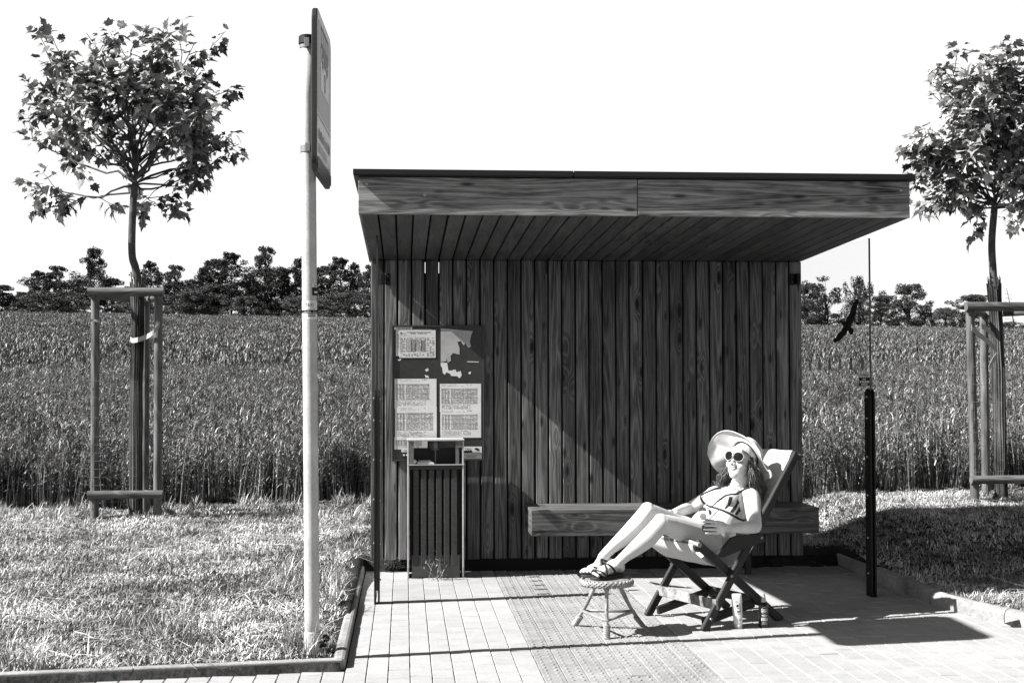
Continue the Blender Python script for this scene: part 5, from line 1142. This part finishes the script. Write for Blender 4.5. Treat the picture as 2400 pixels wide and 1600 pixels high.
# sandals
SOLE = mat('sandal_sole', .03, .6, .3); LEA = mat('sandal_leather', .012, .45, .4)
for i, (heel, d, s_, u_, L_) in enumerate(FEET):
    sgn = 1 if i == 0 else -1; mb = MB(); ol = []
    for t, wa, wb in ((-.11, .012, .012), (-.06, .028, .028), (.1, .036, .036), (.4, .036, .038), (.7, .047, .046), (.9, .05, .044), (1.03, .044, .03), (1.1, .026, .008)): ol.append((t, wa, wb))
    o1 = [heel+d*L_*t+s_*sgn*-wa for t, wa, wb in ol]+[heel+d*L_*t+s_*sgn*wb for t, wa, wb in ol[::-1]]
    mb.poly([p-u_*.02 for p in o1], .017, u_); mb.build('sandal_sole', SOLE, pn, bevel=.003)
Zf = lambda pts: [(1350+x/15.68, 1290+y/15.68) for x, y in pts]
for pts, wd in (([(560,745),(700,770),(830,840),(930,930),(985,1030)], .011), ([(600,700),(740,705),(900,755),(1020,825),(1085,880)], .010), ([(1050,470),(1090,590),(1130,750),(1160,900),(1185,1010)], .009), ([(1060,470),(1180,505),(1300,575),(1390,680),(1450,790)], .010), ([(1450,790),(1440,900),(1380,1010)], .009), ([(640,600),(720,620),(790,655)], .010), ([(920,290),(960,420),(990,500)], .009), ([(930,300),(1040,350),(1140,380)], .010)):
    conform(Zf(pts), wd, .002, 'sandal_strap', LEA, pn, .0025, .5)
# face
LENS = flat('dark_lens', .004, .25, .25); FRM = flat('pale_frame', .55, .35, .5)
sg_ = MB(); fr_ = MB()
for s_ in (-1, 1):
    c_ = H(s_*.033, .103, .010); ax1, ax2 = hl*.0305-hf*s_*.008, hu*.0275; ring = []
    for k in range(24):
        t = 6.283*k/24; ring.append(c_+ax1*math.copysign(abs(math.cos(t))**.9, math.cos(t))*(1.0+.08*s_*math.cos(t)*math.sin(t))+ax2*math.copysign(abs(math.sin(t))**.9, math.sin(t)))
    sg_.add(ring+[c_+hf*.003], [(k, (k+1) % 24, 24) for k in range(24)])
    fr_.tube(ring+ring[:2], .0019, 6, cap=False)
    fr_.tube([c_+ax1*s_*1.05+ax2*.2, H(s_*.071, .045, .012), H(s_*.076, -.02, .006)], .0028, 6)
fr_.tube([H(-.008, .108, .013), H(0, .111, .017), H(.008, .108, .013)], .003, 6)
sun_g = fr_.build('sunglasses', FRM, pn, smooth=True); sg_.build('lens', LENS, sun_g, smooth=True)
def face_pt(l, u_):
    o = H(l, .2, u_); r_ = BT.ray_cast(Vector(o), Vector(-hf)); return (np.array(r_[0]) if r_[0] is not None else H(l, .085, u_))
b = MB(); up_, lo_ = [], []
for i in range(11):
    t = i/10*2-1; l = t*.024; up_.append(face_pt(l, -.0535+.007*t*t)+hf*.0018); lo_.append(face_pt(l, -.0655+.0165*t*t)+hf*.0018)
b.add(up_+lo_, [(i, i+1, 12+i, 11+i) for i in range(10)]); mouth = b.build('teeth', flat('teeth', .95, .3, .5), pn)
b = MB(); b.tube([p+hu*.0012 for p in up_], .0026, 6); b.tube([p-hu*.001 for p in lo_], .0026, 6); b.build('lips', flat('lips', .045, .5), mouth, smooth=True)
# hair: long wavy strands
rng = random.Random(3); b = MB()
def lock(p0, p1, p2, r_, wv):
    P = cat_rom([p0, p1, p2], 9); n = len(P); ph = rng.random()*6.28; fq_ = rng.uniform(2.2, 3.6)
    for i in range(n):
        f = i/(n-1); P[i] = P[i]+(hl*math.sin(ph+f*6.28*fq_)+V(0, 0, 1)*math.cos(ph*1.7+f*6.28*fq_))*wv*f
    b.tube(P, np.linspace(r_, r_*.35, n), 5, seed=rng.random()*100)
for k in range(480):                                          # her left side, falling back over the shoulder
    a = rng.uniform(-.2, 1.); p0 = H(.070+rng.gauss(0, .004), .030-.075*a, .035-.075*rng.random())
    p1 = B(1762+rng.gauss(6, 7), 1120+rng.gauss(0, 9), .13+rng.gauss(0, .035)); p2 = B(1786+rng.gauss(0, 12), 1160+rng.gauss(0, 14), .12+rng.gauss(0, .03))
    lock(p0, p1, p2, rng.uniform(.0009, .0023), rng.uniform(.004, .012))
for k in range(12):                                           # loose wind-blown ends
    p0 = B(1785+rng.gauss(0, 5), 1160+rng.gauss(0, 6), .13); p1 = B(1803+rng.gauss(0, 5), 1180+rng.gauss(0, 6), .13); p2 = B(1815+rng.gauss(0, 6), 1205+rng.gauss(0, 9), .13); lock(p0, p1, p2, .0014, .008)
for k in range(300):                                          # her right side
    p0 = H(-.068, .02-.08*rng.random(), .02-.07*rng.random()); p1 = B(1697+rng.gauss(0, 6), 1118+rng.gauss(0, 7), -.06+rng.gauss(0, .03)); p2 = B(1690+rng.gauss(0, 8), 1140+rng.gauss(0, 6), -.10+rng.gauss(0, .03))
    lock(p0, p1, p2, rng.uniform(.0009, .0023), rng.uniform(.003, .009))
for k in range(120):                                          # back of the head
    a = rng.uniform(-1, 1); p0 = H(.05*a, -.08, .03); p1 = H(.07*a, -.115, -.05); p2 = H(.09*a, -.12+rng.gauss(0, .01), -.13); lock(p0, p1, p2, .004, .006)
for k in range(70):                                           # hairline along the temple
    f = rng.random(); p0 = H(.03+.04*f, .082-.045*f, .062-.03*f); p1 = H(.068, .045-.02*f, .03-.02*f); p2 = H(.082, .0-.03*f, -.05-.03*rng.random()); lock(p0, p1, p2, .002, .003)
hair = b.build('hair', HAIR, pn, smooth=True)
# hat: crown and broad floppy brim
KC = H(0, -.030, .048); hn = hu*.70-hf*.62+hl*.10; hn /= np.linalg.norm(hn); e1 = hl-hn*(hl@hn); e1 /= np.linalg.norm(e1); e2 = np.cross(hn, e1)
BR = [(1659,1064,.0),(1662,1041,.0),(1673,1023,.0),(1688,1012,.0),(1706,1009,.0),(1728,1015,.0),(1750,1028,.01),(1768,1041,.03),(1781,1058,.045),(1786,1078,.06),(1797,1100,.07),(1809,1109,.07),(1806,1119,.05),(1790,1121,.03),(1765,1118,-.03),(1735,1120,-.07),(1706,1115,-.07),(1688,1106,-.05),(1680,1102,-.03),(1669,1088,.0)]
outer = []
for x, y, dz in BR:
    p = onp(x, y, KC, hn) ; d = ray(x, y); d /= np.linalg.norm(d)
    dd = (p-CAM)@d; dc = (KC-CAM)@d; dd = dc+max(-.16, min(.16, dd-dc))*.8; outer.append(CAM+d*(dd-dz))
outer = np.array(outer); NB = 80
ou = cat_rom(np.vstack([outer, outer[:1]]), 4)[:-1]; NB = len(ou)
vs = []; ST = 9
cen2 = np.array([((p-KC)@e1, (p-KC)@e2) for p in ou]); ang = np.unwrap(np.arctan2(cen2[:, 1], cen2[:, 0]))
for i in range(NB):
    t = ang[i]; inn = KC+e1*.079*math.cos(t)+e2*.094*math.sin(t)
    for j in range(ST):
        f = j/(ST-1); p = inn+(ou[i]-inn)*f; p = p+hn*.022*math.sin(math.pi*f)*(.6+.4*math.sin(3*t)); vs.append(p)
b = MB(); b.add(vs, [(i*ST+j, i*ST+j+1, ((i+1) % NB)*ST+j+1, ((i+1) % NB)*ST+j) for i in range(NB) for j in range(ST-1)])
brim = b.build('hat', STRAW, pn, smooth=True); m = brim.modifiers.new('thick', 'SOLIDIFY'); m.thickness = .003; m.offset = 0
b = MB(); vs = []; n_ = 32; prf = [(1., 0), (1.0, .02), (.97, .045), (.86, .066), (.6, .08), (.25, .085), (.01, .086)]
for r_, h_ in prf:
    for k in range(n_): t = 6.283*k/n_; vs.append(KC+e1*.079*r_*math.cos(t)+e2*.094*r_*math.sin(t)+hn*h_)
b.add(vs, [(i*n_+k, i*n_+(k+1) % n_, (i+1)*n_+(k+1) % n_, (i+1)*n_+k) for i in range(len(prf)-1) for k in range(n_)]); b.build('hat_crown', STRAW, brim, smooth=True)
b = MB(); b.tube(np.vstack([ou, ou[:2]]), .0028, 6, cap=False); b.build('brim_edge', STRAW, brim, smooth=True)
b = MB(); P = [KC+e1*.08*math.cos(t)+e2*.095*math.sin(t)-hn*.001 for t in np.linspace(0, 6.4, 30)]; b.tube(P, .003, 6, cap=False); b.build('hat_band', flat('hat_band', .03, .8), brim)
# earrings and necklace
SILV = flat('silver', .5, .25, .5, .8)
b = MB(); c_ = H(-.072, .012, -.068); P = [c_+hf*.021*math.cos(t)+hu*.024*math.sin(t)+hl*.004*math.cos(t) for t in np.linspace(0, 6.5, 22)]; b.tube(P, .0016, 6); b.build('earring', SILV, pn, smooth=True)
conform(Zm([(598,880),(575,920),(550,955)]), .0022, .0012, 'necklace', SILV, pn, .001, .8); conform(Zm([(552,952),(600,950),(680,930),(760,895)]), .0022, .0012, 'necklace', SILV, pn, .001, .8)
h_ = hit(1600+545/5.6, 980+968/5.6)
if h_: b = MB(); b.ell(h_[0]+h_[1]*.003, (hl*.004, hu*.005, hf*.002), 8, 6); b.build('pendant', flat('pendant', .04, .4), pn)
# the drink
dk = thing('drink', 'glass of dark iced drink with straw and paper parasol held in her hand', 'drink', GC-V(0, 0, .04))
GLS = GLASS.copy(); GLS.name = 'drinking_glass'
for n in GLS.node_tree.nodes:
    if n.type == 'MAP_RANGE': n.inputs[3].default_value = .05; n.inputs[4].default_value = .6
b = MB(); b.lathe([(.031, -.042), (.0345, .0), (.0365, .048), (.0355, .048), (.0335, .0), (.030, -.036), (.0001, -.036)], GC, n=28); b.build('tumbler', GLS, dk, smooth=True)
b = MB(); b.lathe([(.0290, -.022), (.032, -.016), (.0335, .012), (.0001, .013)], GC, n=24); b.build('liquid', flat('cola', .012, .1, .5), dk)
b = MB()
for k in range(6): a = k*1.05; b.ell(GC+V(.016*math.cos(a), .016*math.sin(a), .012+.008*(k % 3)), (V(.011, .003, 0), V(-.003, .01, .002), V(0, 0, .009)), 8, 6)
b.build('ice', flat('ice', .5, .15, .5), dk)
b = MB(); b.tube([GC+V(.0, 0, -.03), B(1664, 1214, .30), B(1688, 1192, .30)], .0028, 8); b.build('straw', flat('straw_plastic', .8, .4), dk)
def wedge(px, py, a0, a1, r_, m_, nm, tilt):
    c_ = B(px, py, .31); mb = MB(); ax = toR*math.cos(tilt)+toC*math.sin(tilt); az_ = V(0, 0, 1)
    pts = [c_]+[c_+ax*r_*math.cos(t)+az_*r_*math.sin(t) for t in np.linspace(R(a0), R(a1), 12)]; mb.poly(pts, .0035, -toC*.9+V(0, 0, .1)); return mb.build(nm, m_, dk)
wedge(1647, 1196, -10, 200, .021, leafmat('parasol_paper', .3, .5, .7, .2, .4), 'paper_parasol', .3); wedge(1661, 1201, -70, 100, .018, bpy.data.materials['parasol_paper'], 'paper_parasol', -.2)
wedge(1648, 1210, 0, 359, .02, leafmat('lemon', 1.2, 1.3, .5, .3, .5), 'lemon_slice', .1)
# tall weeds beside the bin and under the left post
WEED = leafmat('weed', .04, .3, .6, .2)
def weed(px, py, hgt, n, label, seed):
    rng = random.Random(seed); o = onz(px, py); th = thing('weed', label, 'weed', o, 'weeds growing along the paving edge'); b, s2 = MB(), MB()
    for k in range(n):
        d = rng.uniform(0, 6.28); sp = rng.uniform(.05, .45)*hgt; e = o+V(math.cos(d)*sp, math.sin(d)*sp*.5, hgt*rng.uniform(.6, 1)); st_ = o+V(rng.gauss(0, .03), rng.gauss(0, .02), 0); P = cat_rom([st_, st_*.4+e*.6+V(0, 0, hgt*.1), e], 4); b.tube(P, np.linspace(.0022, .001, len(P)), 5, seed=rng.random()*50)
        for j in range(9): p = P[-1-int(rng.random()*4)]+V(rng.gauss(0, .02), rng.gauss(0, .02), rng.gauss(0, .02)); blade(s2, p, (rng.gauss(0, 1), rng.gauss(0, 1)), rng.uniform(.012, .03), .005, .5, rng.uniform(0, 1.5), rng.random()*50, 2)
        for j in range(3): p = st_+(e-st_)*rng.random()*.6; q = rng.uniform(0, 6.28); blade(s2, p, (math.cos(q), math.sin(q)), rng.uniform(.06, .16), .006, 1., rng.uniform(.3, 1), rng.random()*50, 4)
    b.build('stem', WEED, th); s2.build('leaf', WEED, th)
weed(915, 1332, .52, 12, 'tall seeding weed between the left glass post and the bin', 1); weed(935, 1335, .3, 8, 'short dry weed touching the left side of the bin', 2); weed(1016, 1357, .16, 5, 'little grass tuft at the front foot of the bin', 3); weed(898, 1338, .34, 8, 'wiry weed at the corner of the plank wall and left kerb', 4)
